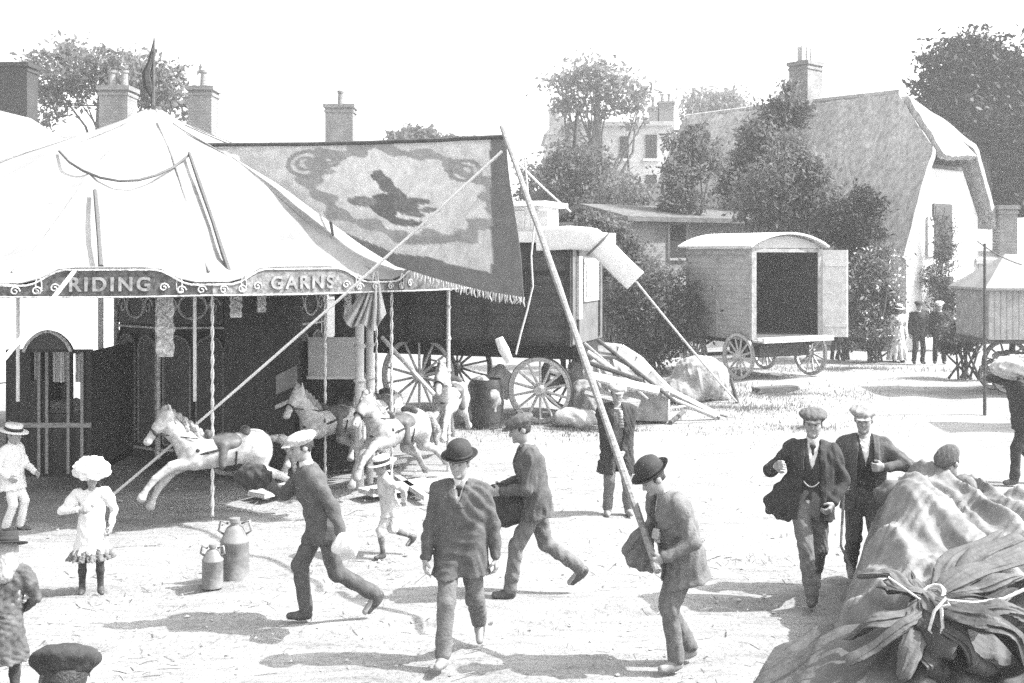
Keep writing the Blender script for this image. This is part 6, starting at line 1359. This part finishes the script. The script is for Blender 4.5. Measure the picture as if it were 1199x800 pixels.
# held things
q = cap7['grip']; c = (q['L']+q['R'])/2
def held(name, label, cat, center, r, m, seed, F=None):
    s = SDF(); g = np.random.default_rng(seed); s.ell(center, r, F, k=.05)
    for k in range(5): s.ell(np.asarray(center)+g.normal(size=3)*np.array(r)*.42, np.array(r)*g.uniform(.4, .7), F, k=.06)
    V, Q = s.mesh(.012, (.012, .09, seed)); tag(obj(name, V, Q, M[m], None, smooth=True), label, cat)
held('coat', 'dark folded coat hanging over the forearms of the striding man', 'coat', c+np.array([.06, 0, -.13]), (.22, .12, .19), 'suit_black', 41)
held('bundle', 'white cloth bundle in the hand of the running man', 'bundle', run['grip']['L']+np.array([.03, -.03, -.04]), (.09, .08, .10), 'linen', 42)
held('cloth', 'dark cloth flung from the forward hand of the running man', 'cloth', run['grip']['R']+np.array([-.02, 0, .0]), (.14, .08, .09), 'suit_black', 43)
held('bundle', 'pale bundle on the shoulder of the man at the right edge', 'bundle', (edge['grip']['L']+edge['grip']['R'])/2+np.array([.12, .0, .12]), (.42, .2, .17), 'canvas_dirty', 44)
c = c11['grip']['R']; tag(MB().tube([c+np.array([0, 0, .05]), c+np.array([-.06, -.1, -.5]), c+np.array([.16, -.2, -.98])], .013, 7).build('walking_stick', M['timber'], None, smooth=True), 'thin walking stick held between the two capped men', 'stick')

# unseen booth shape added off to the right to throw a shadow across the yard
def booth():
    r = thing('shadow_booth', 'unseen tall canvas booth added beyond the right edge to throw a shadow on the yard', 'booth', (13.0, 19.7, 0))
    MB().box((13.0, 19.7, 1.9), (4.0, .9, 3.8)).build('side_wall', M['canvas_dirty'], r); MB().prism([(10.9, 19.15, 3.8), (15.1, 19.15, 3.8), (13, 19.15, 5.2)], (0, 1.1, 0)).build('roof', M['canvas'], r)
booth()

# ------------------------------------------------------------------ sky, sun, camera
SUN = nrm((1.0, -.04, 1.16)); EL = math.asin(SUN[2])
w = bpy.data.worlds.new('World'); SC.world = w; w.use_nodes = True; nt = w.node_tree
sky = nt.nodes.new('ShaderNodeTexSky'); sky.sky_type = 'NISHITA'; sky.sun_disc = False; sky.sun_elevation = EL; sky.sun_rotation = math.atan2(SUN[0], SUN[1])
sky.dust_density = 3.0; sky.air_density = 1.0; sky.ozone_density = 1.0
bw = nt.nodes.new('ShaderNodeRGBToBW'); nt.links.new(sky.outputs['Color'], bw.inputs['Color']); nt.links.new(bw.outputs['Val'], nt.nodes['Background'].inputs['Color']); nt.nodes['Background'].inputs['Strength'].default_value = SKY
sl = bpy.data.lights.new('sun', 'SUN'); sl.energy = SUNE; sl.angle = R(.55); sl.color = (1, 1, 1)
so = bpy.data.objects.new('sun', sl); COL.objects.link(so); so.rotation_euler = Vector((-SUN).tolist()).to_track_quat('-Z', 'Y').to_euler(); so.location = (20, 5, 25)
cam = bpy.data.cameras.new('camera'); co = bpy.data.objects.new('camera', cam); COL.objects.link(co); co.location = (0, 0, H_CAM); co.rotation_euler = (R(90), 0, 0)
cam.sensor_width = 36; cam.lens = 36*F_PX/1199; cam.shift_y = (V0-400)/1199; cam.shift_x = 0; cam.clip_end = 600; cam.clip_start = .1; SC.camera = co
if HAZE:
    t = MB().box((0, 85, 10.5), (420, 240, 23)); hz = t.build('haze', None, None); hz['kind'] = 'stuff'; hm = bpy.data.materials.new('haze'); hm.use_nodes = True
    for n_ in list(hm.node_tree.nodes):
        if n_.type == 'BSDF_PRINCIPLED': hm.node_tree.nodes.remove(n_)
    pv = hm.node_tree.nodes.new('ShaderNodeVolumePrincipled'); pv.inputs['Color'].default_value = (.95, .95, .95, 1); pv.inputs['Density'].default_value = HAZE; pv.inputs['Anisotropy'].default_value = .3
    hm.node_tree.links.new(pv.outputs['Volume'], hm.node_tree.nodes['Material Output'].inputs['Volume']); hz.data.materials.append(hm)
vs = SC.view_settings; vs.view_transform = 'Standard'; vs.look = 'None'; vs.gamma = 1; vs.exposure = EXPO; vs.use_curve_mapping = False
SC.cycles.use_denoising = DENOISE; SC.cycles.use_adaptive_sampling = True; SC.cycles.adaptive_threshold = ADAPT; SC.cycles.adaptive_min_samples = 24
SC.cycles.max_bounces = 6; SC.cycles.diffuse_bounces = 3; SC.cycles.volume_bounces = 1; SC.cycles.transparent_max_bounces = 4
bpy.context.view_layer.update()
